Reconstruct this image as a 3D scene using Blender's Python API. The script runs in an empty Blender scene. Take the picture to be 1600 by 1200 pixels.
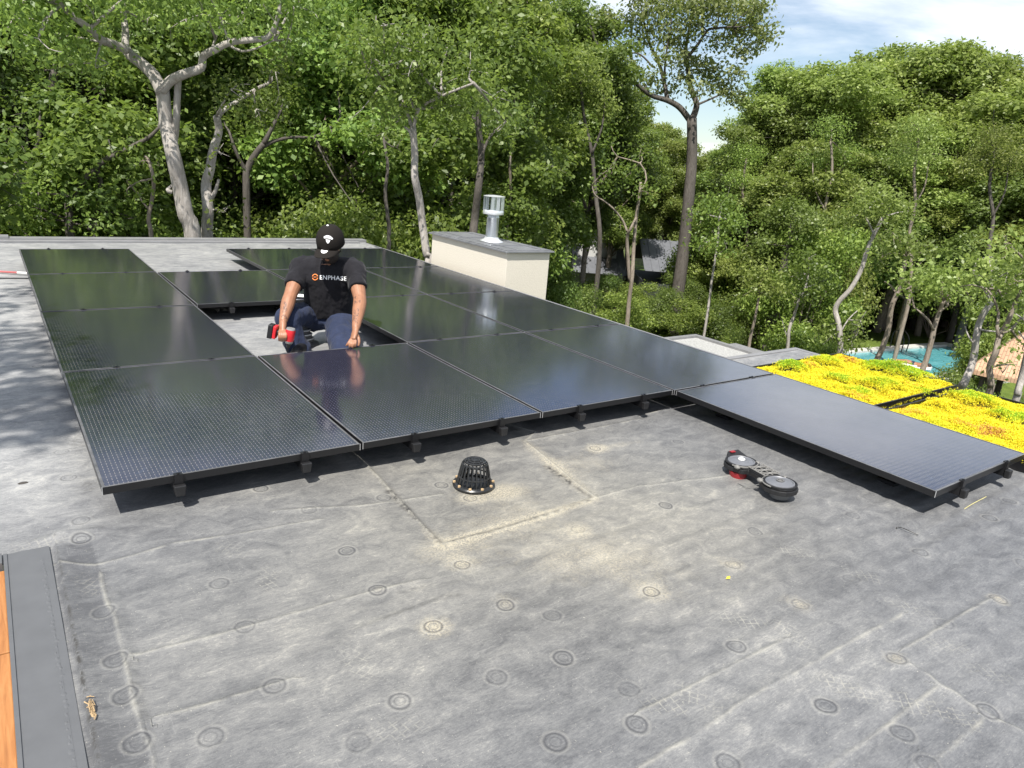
import bpy, bmesh, math, random
import numpy as np
from mathutils import Vector, Matrix
from mathutils.bvhtree import BVHTree
R = math.radians
scene = bpy.context.scene
col = scene.collection
rng = np.random.default_rng(7)
random.seed(7)

# ------------------------------------------------------------------ camera
CAM = np.array([-0.258, -3.083, 1.564])
CR = np.array([[0.8118481, -0.5785088, 0.0789313],
               [0.1112483, 0.2859769, 0.9517568],
               [0.5731722, 0.7639010, -0.2965279]])      # right, up, forward
FPX = 1111.17                                              # focal length in pixels of the 1600 px picture
cd = bpy.data.cameras.new('camera'); cam = bpy.data.objects.new('camera', cd); col.objects.link(cam)
cd.sensor_width = 36.0; cd.lens = FPX/1600*36; cd.clip_start = 0.05; cd.clip_end = 3000
m3 = Matrix([list(CR[0]), list(CR[1]), list(-CR[2])]).transposed()
cam.matrix_world = Matrix.Translation(Vector(CAM)) @ m3.to_4x4()
scene.camera = cam
scene.render.resolution_x = 1024; scene.render.resolution_y = 768
# ------------------------------------------------------------------ light
SUN = Vector((-0.50, -0.42, 1.0)).normalized()             # towards the sun
elev = math.asin(SUN.z); azi = math.atan2(SUN.x, SUN.y)
w = bpy.data.worlds.new('World'); scene.world = w; w.use_nodes = True
nt = w.node_tree; nt.nodes.clear()
out = nt.nodes.new('ShaderNodeOutputWorld'); bg = nt.nodes.new('ShaderNodeBackground')
sky = nt.nodes.new('ShaderNodeTexSky'); sky.sky_type = 'NISHITA'; sky.sun_disc = False
sky.sun_elevation = elev; sky.sun_rotation = azi; sky.altitude = 0; sky.air_density = 1.0; sky.dust_density = 0.4
tc = nt.nodes.new('ShaderNodeTexCoord'); mp = nt.nodes.new('ShaderNodeMapping')
mp.inputs['Scale'].default_value = (1.2, 1.2, 5.0); mp.inputs['Location'].default_value = (0.35, 0.2, 0.55)
nz = nt.nodes.new('ShaderNodeTexNoise'); nz.inputs['Scale'].default_value = 1.7; nz.inputs['Detail'].default_value = 8
nz.inputs['Roughness'].default_value = 0.55; nz.inputs['Distortion'].default_value = 0.4
rp = nt.nodes.new('ShaderNodeValToRGB'); rp.color_ramp.elements[0].position = 0.42; rp.color_ramp.elements[0].color = (.05,.05,.05,1); rp.color_ramp.elements[1].position = 0.62
mx = nt.nodes.new('ShaderNodeMix'); mx.data_type = 'RGBA'
mx.inputs[7].default_value = (10.2, 10.5, 11.0, 1)
nt.links.new(tc.outputs['Generated'], mp.inputs[0]); nt.links.new(mp.outputs[0], nz.inputs['Vector'])
nt.links.new(nz.outputs['Fac'], rp.inputs[0]); nt.links.new(rp.outputs[0], mx.inputs[0])
nt.links.new(sky.outputs[0], mx.inputs[6]); nt.links.new(mx.outputs[2], bg.inputs[0])
bg.inputs[1].default_value = 0.085; nt.links.new(bg.outputs[0], out.inputs[0])
sd = bpy.data.lights.new('sun', 'SUN'); sd.energy = 5.0; sd.angle = R(0.5); sd.color = (1.0, 0.955, 0.88)
so = bpy.data.objects.new('sun', sd); col.objects.link(so); so.rotation_euler = SUN.to_track_quat('Z', 'Y').to_euler()
vs = scene.view_settings; vs.view_transform = 'Standard'; vs.look = 'None'; vs.gamma = 1; vs.exposure = 0.62
vs.use_curve_mapping = False
G = -6.0                                                   # ground level; the roof surface is z = 0

# ------------------------------------------------------------------ picture to place
def ray(x, y): return ((x-800)/FPX)*CR[0] + (-(y-600)/FPX)*CR[1] + CR[2]
def onz(x, y, z):
    r = ray(x, y); return CAM + r*(z-CAM[2])/r[2]
def atd(x, y, d): return CAM + ray(x, y)*d                  # depth along the view axis
def athd(x, y, hd):                                        # horizontal distance
    r = ray(x, y); return CAM + r*hd/math.hypot(r[0], r[1])

# ------------------------------------------------------------------ helpers
class MB:
    def __init__(s): s.v = []; s.f = []
    def add(s, vs, fs):
        o = len(s.v); s.v.extend([tuple(map(float, p)) for p in vs]); s.f.extend([tuple(i+o for i in f) for f in fs]); return s
    def box(s, x0, x1, y0, y1, z0, z1, M=None):
        vs = [(x, y, z) for z in (z0, z1) for y in (y0, y1) for x in (x0, x1)]
        if M is not None: vs = [M @ Vector(p) for p in vs]
        return s.add(vs, [(0,2,3,1),(4,5,7,6),(0,1,5,4),(1,3,7,5),(3,2,6,7),(2,0,4,6)])
    def tube(s, pts, rad, n=8, cap=True, smooth_pts=0):
        pts = [np.array(p, float) for p in pts]
        if np.isscalar(rad): rad = [rad]*len(pts)
        if smooth_pts: pts, rad = resample(pts, rad, smooth_pts)
        t0 = pts[1]-pts[0]; t0 /= np.linalg.norm(t0)
        a = np.array([1., 0, 0]) if abs(t0[0]) < .8 else np.array([0, 1., 0])
        u = np.cross(t0, a); u /= np.linalg.norm(u)
        vs = []; m = len(pts)
        for i in range(m):
            t = pts[min(i+1, m-1)]-pts[max(i-1, 0)]; t /= (np.linalg.norm(t)+1e-9)
            u = u-t*np.dot(u, t); u /= np.linalg.norm(u); v = np.cross(t, u)
            r = rad[i]; rx, ry = (r if np.ndim(r) else (r, r))
            for k in range(n):
                an = 2*math.pi*k/n; vs.append(pts[i]+u*math.cos(an)*rx+v*math.sin(an)*ry)
        fs = [(i*n+k, i*n+(k+1) % n, (i+1)*n+(k+1) % n, (i+1)*n+k) for i in range(m-1) for k in range(n)]
        if cap: fs += [tuple(range(n-1, -1, -1)), tuple((m-1)*n+k for k in range(n))]
        return s.add(vs, fs)
    def loft(s, rings):                                    # rings: (centre, side vector, up vector) with lengths as radii
        n = 20; vs = []
        for c, a, b in rings:
            for k in range(n):
                an = 2*math.pi*k/n; ca, sa = math.cos(an), math.sin(an)
                ca = math.copysign(abs(ca)**.85, ca); sa = math.copysign(abs(sa)**.85, sa)
                vs.append(np.array(c)+np.array(a)*ca+np.array(b)*sa)
        m = len(rings)
        fs = [(i*n+k, i*n+(k+1) % n, (i+1)*n+(k+1) % n, (i+1)*n+k) for i in range(m-1) for k in range(n)]
        fs += [tuple(range(n-1, -1, -1)), tuple((m-1)*n+k for k in range(n))]
        return s.add(vs, fs)
    def lathe(s, prof, c=(0,0,0), n=24, M=None):            # prof: (r, z) bottom to top, closed with caps
        vs = []
        for r, z in prof:
            for k in range(n):
                an = 2*math.pi*k/n; p = Vector((r*math.cos(an), r*math.sin(an), z))
                if M is not None: p = M @ p
                vs.append((p[0]+c[0], p[1]+c[1], p[2]+c[2]))
        m = len(prof)
        fs = [(i*n+k, i*n+(k+1) % n, (i+1)*n+(k+1) % n, (i+1)*n+k) for i in range(m-1) for k in range(n)]
        fs += [tuple(range(n-1, -1, -1)), tuple((m-1)*n+k for k in range(n))]
        return s.add(vs, fs)
    def ell(s, c, ax, n=14, m=9):                           # ax: three axis vectors (or radii)
        if np.isscalar(ax[0]): ax = [np.array([ax[0],0,0]), np.array([0,ax[1],0]), np.array([0,0,ax[2]])]
        c = np.array(c, float); vs = [c-ax[2]]
        for i in range(1, m):
            ph = -math.pi/2+math.pi*i/m
            for k in range(n):
                an = 2*math.pi*k/n
                vs.append(c+np.array(ax[0])*math.cos(ph)*math.cos(an)+np.array(ax[1])*math.cos(ph)*math.sin(an)+np.array(ax[2])*math.sin(ph))
        vs.append(c+np.array(ax[2])); L = len(vs)-1
        fs = [(0, 1+(k+1) % n, 1+k) for k in range(n)]
        fs += [(1+i*n+k, 1+i*n+(k+1) % n, 1+(i+1)*n+(k+1) % n, 1+(i+1)*n+k) for i in range(m-2) for k in range(n)]
        fs += [(1+(m-2)*n+k, 1+(m-2)*n+(k+1) % n, L) for k in range(n)]
        return s.add(vs, fs)
    def build(s, name, mat, parent=None, smooth=False, bevel=0, origin=None):
        v = np.array(s.v, float)
        o = np.array(origin if origin is not None else (0,0,0), float)
        me = bpy.data.meshes.new(name); me.from_pydata([tuple(p) for p in v-o], [], s.f); me.update()
        bm = bmesh.new(); bm.from_mesh(me); bmesh.ops.recalc_face_normals(bm, faces=bm.faces); bm.to_mesh(me); bm.free()
        if smooth:
            me.polygons.foreach_set('use_smooth', [True]*len(me.polygons))
            me.set_sharp_from_angle(angle=R(40))
        return link(name, me, mat, parent, bevel, (0,0,0) if parent else o)
def link(name, me, mat, parent=None, bevel=0, loc=(0,0,0)):
    ob = bpy.data.objects.new(name, me); col.objects.link(ob); ob.location = loc
    if mat: me.materials.append(mat)
    if parent: ob.parent = parent
    if bevel:
        b = ob.modifiers.new('bevel', 'BEVEL'); b.width = bevel; b.segments = 2; b.limit_method = 'ANGLE'; b.angle_limit = R(40)
    return ob
def resample(pts, rad, k):
    pts = np.array(pts, float); rad = np.array(rad, float); P = []; Q = []
    n = len(pts)
    for i in range(n-1):
        p0 = pts[max(i-1,0)]; p1 = pts[i]; p2 = pts[i+1]; p3 = pts[min(i+2,n-1)]
        for j in range(k):
            t = j/k
            P.append(.5*((2*p1)+(-p0+p2)*t+(2*p0-5*p1+4*p2-p3)*t*t+(-p0+3*p1-3*p2+p3)*t**3)); Q.append(rad[i]*(1-t)+rad[i+1]*t)
    P.append(pts[-1]); Q.append(rad[-1]); return P, Q
def tag(o, label=None, cat=None, group=None, kind=None):
    if label: o['label'] = label
    if cat: o['category'] = cat
    if group: o['group'] = group
    if kind: o['kind'] = kind
    return o
def thing(name, label, cat, loc=(0,0,0), group=None, rz=0):
    o = bpy.data.objects.new(name, None); col.objects.link(o); o.location = loc; o.rotation_euler = (0,0,rz); o.empty_display_size = .1
    return tag(o, label, cat, group)
def copy_tree(o, parent=None):
    c = o.copy(); col.objects.link(c)
    if parent: c.parent = parent
    for ch in list(o.children): copy_tree(ch, c)
    return c

# ------------------------------------------------------------------ materials
class NM:
    def __init__(s, name):
        s.m = bpy.data.materials.new(name); s.m.use_nodes = True; s.t = s.m.node_tree; s.n = s.t.nodes; s.p = s.n['Principled BSDF']
        s.o = s.n['Material Output']
    def new(s, t, **kw):
        x = s.n.new(t)
        for k, v in kw.items(): setattr(x, k, v)
        return x
    def L(s, a, b): s.t.links.new(a, b)
    def set(s, **kw):
        for k, v in kw.items():
            s.p.inputs[k.replace('_', ' ')].default_value = v
        return s
    def math(s, op, a, b=None, c=None, clamp=False):
        x = s.new('ShaderNodeMath', operation=op, use_clamp=clamp)
        for i, q in enumerate((a, b, c)):
            if q is None: continue
            if isinstance(q, (int, float)): x.inputs[i].default_value = q
            else: s.L(q, x.inputs[i])
        return x.outputs[0]
    def noise(s, scale, detail=4, rough=.5, vec=None, stretch=None, dist=0, coord='Object'):
        if vec is None:
            tc = s.new('ShaderNodeTexCoord'); vec = tc.outputs[coord]
        if stretch:
            mp = s.new('ShaderNodeMapping'); mp.inputs['Scale'].default_value = stretch[:3]
            if len(stretch) > 3: mp.inputs['Rotation'].default_value = (0,0,stretch[3])
            s.L(vec, mp.inputs[0]); vec = mp.outputs[0]
        x = s.new('ShaderNodeTexNoise'); x.inputs['Scale'].default_value = scale; x.inputs['Detail'].default_value = detail
        x.inputs['Roughness'].default_value = rough; x.inputs['Distortion'].default_value = dist; s.L(vec, x.inputs['Vector']); return x.outputs['Fac']
    def ramp(s, f, stops):
        x = s.new('ShaderNodeValToRGB'); e = x.color_ramp.elements
        while len(e) < len(stops): e.new(.5)
        for i, (p, c) in enumerate(stops):
            e[i].position = p; e[i].color = (c, c, c, 1) if isinstance(c, (int, float)) else (*c, 1)
        s.L(f, x.inputs[0]); return x.outputs[0]
    def mix(s, f, a, b, blend='MIX'):
        x = s.new('ShaderNodeMix', data_type='RGBA', blend_type=blend)
        for i, q in ((0, f), (6, a), (7, b)):
            if isinstance(q, (int, float)): x.inputs[i].default_value = q
            elif isinstance(q, tuple): x.inputs[i].default_value = (*q, 1)
            else: s.L(q, x.inputs[i])
        return x.outputs[2]
    def attr(s, name):
        x = s.new('ShaderNodeAttribute'); x.attribute_name = name; return x
    def bump(s, h, strength=.3, dist=.01):
        b = s.new('ShaderNodeBump'); b.inputs['Strength'].default_value = strength; b.inputs['Distance'].default_value = dist
        s.L(h, b.inputs['Height']); s.L(b.outputs[0], s.p.inputs['Normal']); return b
def simple(name, c, rough=.6, metal=0, var=.15, scale=12, bump=.0, spec=.5, stretch=None, coord='Object'):
    k = NM(name); f = k.noise(scale, 5, .6, stretch=stretch, coord=coord)
    r = k.ramp(f, [(.3, tuple(x*(1-var) for x in c)), (.7, tuple(min(1, x*(1+var)) for x in c))])
    k.L(r, k.p.inputs['Base Color']); k.set(Roughness=rough, Metallic=metal, Specular_IOR_Level=spec)
    if bump: k.bump(f, bump, .01)
    return k.m
M = {}
M['black_metal'] = simple('black_anodised_metal', (.008,.008,.009), .36, 0, .2, 30, spec=.45)
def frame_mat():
    k = NM('black_frame_painted_sheen'); g = k.new('ShaderNodeNewGeometry'); s_ = k.new('ShaderNodeSeparateXYZ'); k.L(g.outputs['Normal'], s_.inputs[0])
    f = k.math('MULTIPLY', k.math('GREATER_THAN', s_.outputs[2], .8), k.ramp(k.noise(9, 5, .7), [(.3, .35), (.7, 1.)]))  # up-facing faces painted lighter: sky sheen put into the frame colour
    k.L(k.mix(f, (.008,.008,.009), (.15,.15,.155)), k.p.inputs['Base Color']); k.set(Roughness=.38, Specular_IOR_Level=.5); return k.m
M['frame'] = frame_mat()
M['black_plastic'] = simple('black_plastic', (.011,.011,.012), .5, 0, .3, 25, .1)
M['drain_plastic'] = simple('drain_plastic', (.016,.017,.018), .32, 0, .3, 40, .15)
M['grey_coping'] = simple('grey_painted_coping', (.2,.2,.205), .5, 0, .12, 6, .05)
M['flashing'] = simple('dark_grey_flashing_metal', (.105,.108,.113), .45, 0, .08, 9, .03)
M['galv'] = simple('galvanised_steel', (.62,.66,.68), .28, .85, .12, 18, .05, stretch=(1,1,.2))
M['galv_white'] = simple('bright_galvanised_steel', (.8,.82,.84), .35, .6, .08, 18)
M['stucco'] = simple('cream_stucco', (.62,.575,.49), .9, 0, .05, 60, .5)
M['lid'] = simple('grey_metal_lid', (.22,.225,.24), .4, .3, .2, 7, .05)
M['skin'] = simple('skin', (.30,.14,.078), .5, 0, .12, 25, .03)
M['hair'] = simple('dark_hair', (.02,.014,.011), .7, 0, .3, 80, .3)
M['cap'] = simple('black_cap_cloth', (.017,.0145,.013), .9, 0, .12, 200, .15, spec=.15)
M['white'] = simple('white_print', (.78,.78,.78), .6, 0, .04, 20)
M['orange'] = simple('orange_print', (.75,.22,.05), .6, 0, .04, 20)
M['red'] = simple('red_plastic', (.55,.022,.03), .38, 0, .12, 20)
M['tool_grey'] = simple('grey_plastic', (.2,.2,.2), .5, 0, .1, 20)
M['silver'] = simple('silver_cone', (.17,.175,.19), .42, .3, .12, 20)
M['lattice'] = simple('grey_plastic_lattice', (.17,.165,.155), .5, 0, .15, 40)
M['rubber'] = simple('grey_rubber', (.12,.12,.12), .7, 0, .1, 20)
M['white_plastic'] = simple('white_plastic', (.7,.7,.68), .5, 0, .04, 20)
M['concrete'] = simple('pale_stone', (.5,.485,.45), .8, 0, .15, 3, .1)
M['grey_stone'] = simple('grey_stone', (.3,.29,.27), .85, 0, .3, 3, .3)
M['gravel'] = simple('white_gravel', (.33,.33,.32), .9, 0, .35, 25, .8)
M['tan_wall'] = simple('tan_wall', (.5,.38,.25), .8, 0, .1, 6)
M['seam_roof'] = simple('grey_metal_roof', (.13,.135,.15), .45, 0, .1, 3)
M['white_wall'] = simple('white_siding', (.5,.5,.49), .7, 0, .05, 3)
M['dark_wall'] = simple('dark_wall', (.04,.045,.05), .7, 0, .2, 3)
M['beige_wall'] = simple('beige_wall', (.6,.52,.42), .8, 0, .1, 2)
M['straw'] = simple('dry_straw', (.38,.27,.15), .8, 0, .3, 60)
M['yellow_leaf'] = simple('yellow_leaf', (.75,.6,.05), .6, 0, .2, 40)
M['rock'] = simple('dark_dirt', (.05,.045,.04), .9, 0, .3, 40)

def cloth(name, c, wrinkle):
    k = NM(name); a = k.noise(9, 3, .5, stretch=wrinkle, dist=.7); b = k.noise(400, 2, .5)
    k.L(k.ramp(a, [(.3, tuple(x*.85 for x in c)), (.7, tuple(x*1.2 for x in c))]), k.p.inputs['Base Color'])
    h = k.math('ADD', k.math('MULTIPLY', a, 1.0), k.math('MULTIPLY', b, .03))
    k.bump(h, .8, .03); k.set(Roughness=.9, Specular_IOR_Level=.2)
    k.p.inputs['Sheen Weight'].default_value = .06
    return k.m
M['shirt'] = cloth('black_cotton', (.0125,.012,.015), (1,1,.35))
M['trousers'] = cloth('navy_work_cloth', (.022,.030,.062), (1.4,1.0,.5))

def wood():
    k = NM('orange_pine'); a = k.noise(6, 4, .6, stretch=(9, .8, 9), dist=1.2)
    b = k.noise(2.2, 3, .5, stretch=(3,1,3))
    c = k.ramp(a, [(.25, (.26,.10,.03)), (.5, (.40,.17,.055)), (.75, (.50,.24,.09))])
    k.L(k.mix(k.math('MULTIPLY', b, .35), c, (.20,.08,.025)), k.p.inputs['Base Color']); k.set(Roughness=.55); k.bump(a, .15, .005); return k.m
M['wood'] = wood()

def roof_mat():
    k = NM('grey_rubber_roof_membrane')
    tc = k.new('ShaderNodeTexCoord').outputs['Object']
    pl = k.attr('plate'); sep = k.new('ShaderNodeSeparateXYZ'); k.L(pl.outputs['Vector'], sep.inputs[0])
    wob = k.math('MULTIPLY', k.math('SUBTRACT', k.noise(20, 2, .5, tc), .5), .006)
    dx2 = k.math('MULTIPLY', sep.outputs[0], sep.outputs[0]); dy2 = k.math('MULTIPLY', sep.outputs[1], sep.outputs[1])
    d = k.math('ADD', k.math('SQRT', k.math('ADD', dx2, dy2)), wob)
    def ring(r0, wdt):                                     # 1 on the ring
        return k.math('SUBTRACT', 1.0, k.math('DIVIDE', k.math('ABSOLUTE', k.math('SUBTRACT', d, r0)), wdt), clamp=True)
    def smooth(x): return k.math('MULTIPLY', k.math('MULTIPLY', x, x), k.math('SUBTRACT', 3.0, k.math('MULTIPLY', 2.0, x)))
    r1 = ring(.031, .006); r2 = ring(.017, .004); r3 = ring(.004, .004); lip = ring(.041, .008)
    fade = k.attr('visible').outputs['Fac']
    rings = k.math('MULTIPLY', k.math('ADD', r1, k.math('MULTIPLY', r2, .55), None), fade, clamp=True)
    halo = k.math('MULTIPLY', k.math('SUBTRACT', 1.0, k.math('DIVIDE', d, k.math('ADD', .05, k.math('MULTIPLY', k.noise(16, 3, .6, tc), .09))), clamp=True), k.math('MULTIPLY', sep.outputs[2], .8))
    # base tone
    big = k.noise(1.3, 5, .62, tc, dist=.4); mid = k.noise(7, 6, .68, tc, stretch=(1,1.7,1,.5), dist=.8)
    fine = k.noise(60, 5, .75, tc, stretch=(1,2.4,1,.4)); scr = k.noise(26, 3, .8, tc, stretch=(.35,5,1,.75), dist=1.6)
    scr2 = k.noise(40, 2, .8, tc, stretch=(5,.25,1,.2), dist=.8)
    grain = k.noise(260, 3, .8, tc)
    fib = k.noise(70, 4, .8, tc, stretch=(.3,3.2,1,-.3), dist=1.0)
    t = k.math('ADD', k.math('ADD', .113, k.math('MULTIPLY', big, .16)), k.math('ADD', k.math('MULTIPLY', mid, .24), k.math('ADD', k.math('MULTIPLY', fine, .16), k.math('ADD', k.math('MULTIPLY', fib, .13), k.math('MULTIPLY', grain, .09)))))
    lap = k.attr('lap').outputs['Fac']; t = k.math('SUBTRACT', t, k.math('MULTIPLY', lap, .045))
    base = k.ramp(t, [(.43, (.076,.078,.085)), (.485, (.122,.125,.132)), (.54, (.178,.180,.183)), (.60, (.31,.305,.288))])
    sc = k.ramp(scr, [(.60, 0.), (.68, 1.)]); sc2 = k.ramp(scr2, [(.64, 0.), (.70, 1.)])
    base = k.mix(k.math('MULTIPLY', sc, .22), base, (.34,.34,.335))
    base = k.mix(k.math('MULTIPLY', sc2, .16), base, (.33,.33,.33))
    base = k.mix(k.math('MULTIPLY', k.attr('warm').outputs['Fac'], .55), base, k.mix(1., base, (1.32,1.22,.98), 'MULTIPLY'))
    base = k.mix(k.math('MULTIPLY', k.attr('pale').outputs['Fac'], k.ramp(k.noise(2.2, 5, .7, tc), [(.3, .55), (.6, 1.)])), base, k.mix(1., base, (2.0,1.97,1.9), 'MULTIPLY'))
    # dust
    du = k.attr('dust').outputs['Fac']
    dn = k.noise(34, 6, .8, tc, stretch=(1.4,1,1,.3), dist=1.2); dm = k.noise(5, 5, .7, tc, dist=1.0)
    dd = k.math('ADD', k.math('MULTIPLY', dn, .6), k.math('MULTIPLY', dm, .55))
    dsum = k.math('ADD', du, k.math('MULTIPLY', halo, 1.0))
    dust = k.math('MULTIPLY', k.math('SUBTRACT', k.math('ADD', dsum, dd), .87), 3.0, clamp=True)
    dust = k.math('MULTIPLY', dust, k.math('MULTIPLY', k.math('ADD', .25, dsum), 1.0, clamp=True), clamp=True)
    dgr = k.ramp(k.noise(120, 4, .8, tc), [(.42, .15), (.58, 1.)])
    base = k.mix(k.math('MULTIPLY', k.math('MULTIPLY', dust, dgr), .8), base, (.43,.385,.285))
    spk = k.ramp(k.noise(150, 2, .5, tc), [(.70, 0.), (.74, 1.)]); spd = k.ramp(k.noise(110, 2, .5, tc, stretch=(1,1.3,1)), [(.70, 0.), (.75, 1.)])
    base = k.mix(k.math('MULTIPLY', spk, .55), base, (.46,.44,.38)); base = k.mix(k.math('MULTIPLY', spd, .45), base, (.06,.06,.06))
    # light veil along ridges, dark along folds
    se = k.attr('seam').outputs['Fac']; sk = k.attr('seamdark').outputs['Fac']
    seam = k.math('SUBTRACT', 1.0, k.math('DIVIDE', k.math('ABSOLUTE', k.math('ADD', se, k.math('MULTIPLY', k.math('SUBTRACT', k.noise(9, 4, .7, tc), .5), .022))), .011), clamp=True)
    sn = k.math('MULTIPLY', k.ramp(k.noise(7, 5, .75, tc), [(.40, .05), (.62, .9)]), k.attr('seammask').outputs['Fac'])
    base = k.mix(k.math('MULTIPLY', k.math('MULTIPLY', seam, sn), .5), base, (.40,.385,.33))
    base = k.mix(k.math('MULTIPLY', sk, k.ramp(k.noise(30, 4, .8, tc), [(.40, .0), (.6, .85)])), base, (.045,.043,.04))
    base = k.mix(k.math('MULTIPLY', rings, .8), base, (.055,.056,.06))
    base = k.mix(k.math('MULTIPLY', k.math('MULTIPLY', lip, fade), .28), base, (.32,.31,.28))
    # boot prints
    ft = k.attr('boot'); fs = k.new('ShaderNodeSeparateXYZ'); k.L(ft.outputs['Vector'], fs.inputs[0])
    e = k.math('ADD', k.math('POWER', k.math('DIVIDE', fs.outputs[0], .055), 2.0), k.math('POWER', k.math('DIVIDE', fs.outputs[1], .12), 2.0))
    ins = k.math('MULTIPLY', k.math('SUBTRACT', 1.0, e, clamp=True), fs.outputs[2], clamp=True)
    hx = k.math('ABSOLUTE', k.math('SINE', k.math('MULTIPLY', k.math('ADD', fs.outputs[0], k.math('MULTIPLY', fs.outputs[1], .6)), 125)))
    hy = k.math('ABSOLUTE', k.math('SINE', k.math('MULTIPLY', k.math('SUBTRACT', fs.outputs[1], k.math('MULTIPLY', fs.outputs[0], .5)), 112)))
    hat = k.ramp(k.math('MINIMUM', hx, hy), [(.15, 1.), (.4, 0.)])
    brk = k.ramp(k.noise(45, 3, .7, tc), [(.42, 0.), (.55, 1.)])
    base = k.mix(k.math('MULTIPLY', k.math('MULTIPLY', ins, hat), k.math('MULTIPLY', brk, .5)), base, (.38,.365,.31))
    k.L(base, k.p.inputs['Base Color'])
    k.L(k.ramp(dust, [(0, .56), (1, .9)]), k.p.inputs['Roughness']); k.set(Specular_IOR_Level=.45)
    h = k.math('ADD', k.math('MULTIPLY', mid, .0022), k.math('ADD', k.math('MULTIPLY', fine, .0005), k.math('MULTIPLY', big, .01)))
    h = k.math('SUBTRACT', h, k.math('MULTIPLY', rings, .0016))
    h = k.math('ADD', h, k.math('MULTIPLY', k.math('MULTIPLY', seam, k.attr('seammask').outputs['Fac']), .0022))
    h = k.math('ADD', h, k.math('MULTIPLY', grain, .0005))
    h = k.math('ADD', h, k.math('MULTIPLY', k.math('MULTIPLY', lip, fade), .0012))
    b = k.bump(h, 1.0, 1.0)
    return k.m
M['roof'] = roof_mat()

def panel_mat():
    k = NM('dark_solar_cells'); tc = k.new('ShaderNodeTexCoord').outputs['Object']
    s = k.new('ShaderNodeSeparateXYZ'); k.L(tc, s.inputs[0]); x, y = s.outputs[0], s.outputs[1]
    def per(c, p, wdt):                                    # 1 on lines of period p, width wdt
        f = k.math('FRACT', k.math('DIVIDE', c, p)); q = k.math('ABSOLUTE', k.math('SUBTRACT', f, .5))
        return k.math('LESS_THAN', q, wdt/p/2)
    wires = k.math('MULTIPLY', per(x, .01767, .0024), k.math('LESS_THAN', k.math('FRACT', k.math('DIVIDE', y, .0285)), .62))
    cellx = per(k.math('ADD', x, .0935), .187, .002); celly = per(y, .0855, .0016)
    midl = k.math('LESS_THAN', k.math('ABSOLUTE', y), .0025)
    c = k.mix(k.noise(2.5, 3, .5, tc), (.007,.009,.026), (.010,.012,.034))
    c = k.mix(k.math('MULTIPLY', k.math('MAXIMUM', cellx, k.math('MAXIMUM', celly, midl)), .8), c, (.004,.004,.006))
    c = k.mix(k.math('MULTIPLY', wires, .75), c, (.22,.20,.19))
    sm = k.ramp(k.noise(4.2, 5, .75, tc, dist=2.2), [(.66, 0.), (.72, 1.)])
    c = k.mix(k.math('MULTIPLY', sm, .10), c, (.16,.24,.42))                 # wiped smears
    dst = k.noise(18, 6, .75, tc)
    c = k.mix(k.math('MULTIPLY', k.ramp(dst, [(.45, 0.), (.75, 1.)]), .05), c, (.5,.47,.42))
    k.L(c, k.p.inputs['Base Color'])
    k.L(k.ramp(k.noise(3.5, 5, .7, tc), [(.3, .15), (.7, .24)]), k.p.inputs['Roughness'])
    k.set(Specular_IOR_Level=.3, IOR=1.5)
    k.p.inputs['Coat Weight'].default_value = 1.0; k.p.inputs['Coat Roughness'].default_value = .10; k.p.inputs['Coat IOR'].default_value = 1.5
    return k.m
M['cells'] = panel_mat()

def leaf_mat(name, dark, light, yellow, trans=.48):
    k = NM(name); g = k.new('ShaderNodeNewGeometry'); oi = k.new('ShaderNodeObjectInfo')
    c = k.ramp(g.outputs['Random Per Island'], [(0., dark), (.55, light), (1., yellow)])
    v = k.new('ShaderNodeHueSaturation'); k.L(c, v.inputs['Color'])
    k.L(k.math('MULTIPLY_ADD', oi.outputs['Random'], .035, .482), v.inputs['Hue'])
    k.L(k.math('MULTIPLY_ADD', k.math('FRACT', k.math('MULTIPLY', oi.outputs['Random'], 7.31)), .65, .62), v.inputs['Value'])
    k.L(v.outputs[0], k.p.inputs['Base Color']); k.set(Roughness=.42, Specular_IOR_Level=.4)
    tr = k.new('ShaderNodeBsdfTranslucent'); k.L(k.mix(.5, v.outputs[0], (.28,.40,.05)), tr.inputs[0])
    ms = k.new('ShaderNodeMixShader'); ms.inputs[0].default_value = trans
    k.L(k.p.outputs[0], ms.inputs[1]); k.L(tr.outputs[0], ms.inputs[2]); k.L(ms.outputs[0], k.o.inputs[0]); return k.m
M['leaf_deep'] = leaf_mat('deep_green_leaves', (.085,.130,.034), (.140,.205,.050), (.25,.33,.085))
M['leaf_mid'] = leaf_mat('mid_green_leaves', (.110,.170,.038), (.180,.260,.056), (.31,.41,.095))
M['leaf_yel'] = leaf_mat('yellow_green_leaves', (.150,.195,.048), (.240,.305,.075), (.38,.45,.13))
M['leaf_grey'] = leaf_mat('grey_green_leaves', (.13,.16,.06), (.21,.24,.09), (.32,.34,.14))

def bark(name, a, b, sc=14):
    k = NM(name); f = k.noise(sc, 6, .7, stretch=(1,1,.22), dist=.8); g = k.noise(2.5, 4, .6)
    c = k.ramp(f, [(.3, a), (.7, b)]); c = k.mix(k.math('MULTIPLY', k.ramp(g, [(.5, 0.), (.7, 1.)]), .35), c, tuple(x*.55 for x in a))
    k.L(c, k.p.inputs['Base Color']); k.set(Roughness=.9, Specular_IOR_Level=.2); k.bump(f, .9, .03); return k.m
M['bark_pale'] = bark('pale_grey_bark', (.24,.215,.19), (.46,.43,.40))
M['bark_dark'] = bark('dark_brown_bark', (.065,.057,.05), (.14,.125,.11))
M['bark_tan'] = bark('tan_bark', (.17,.14,.11), (.33,.28,.23))

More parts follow.
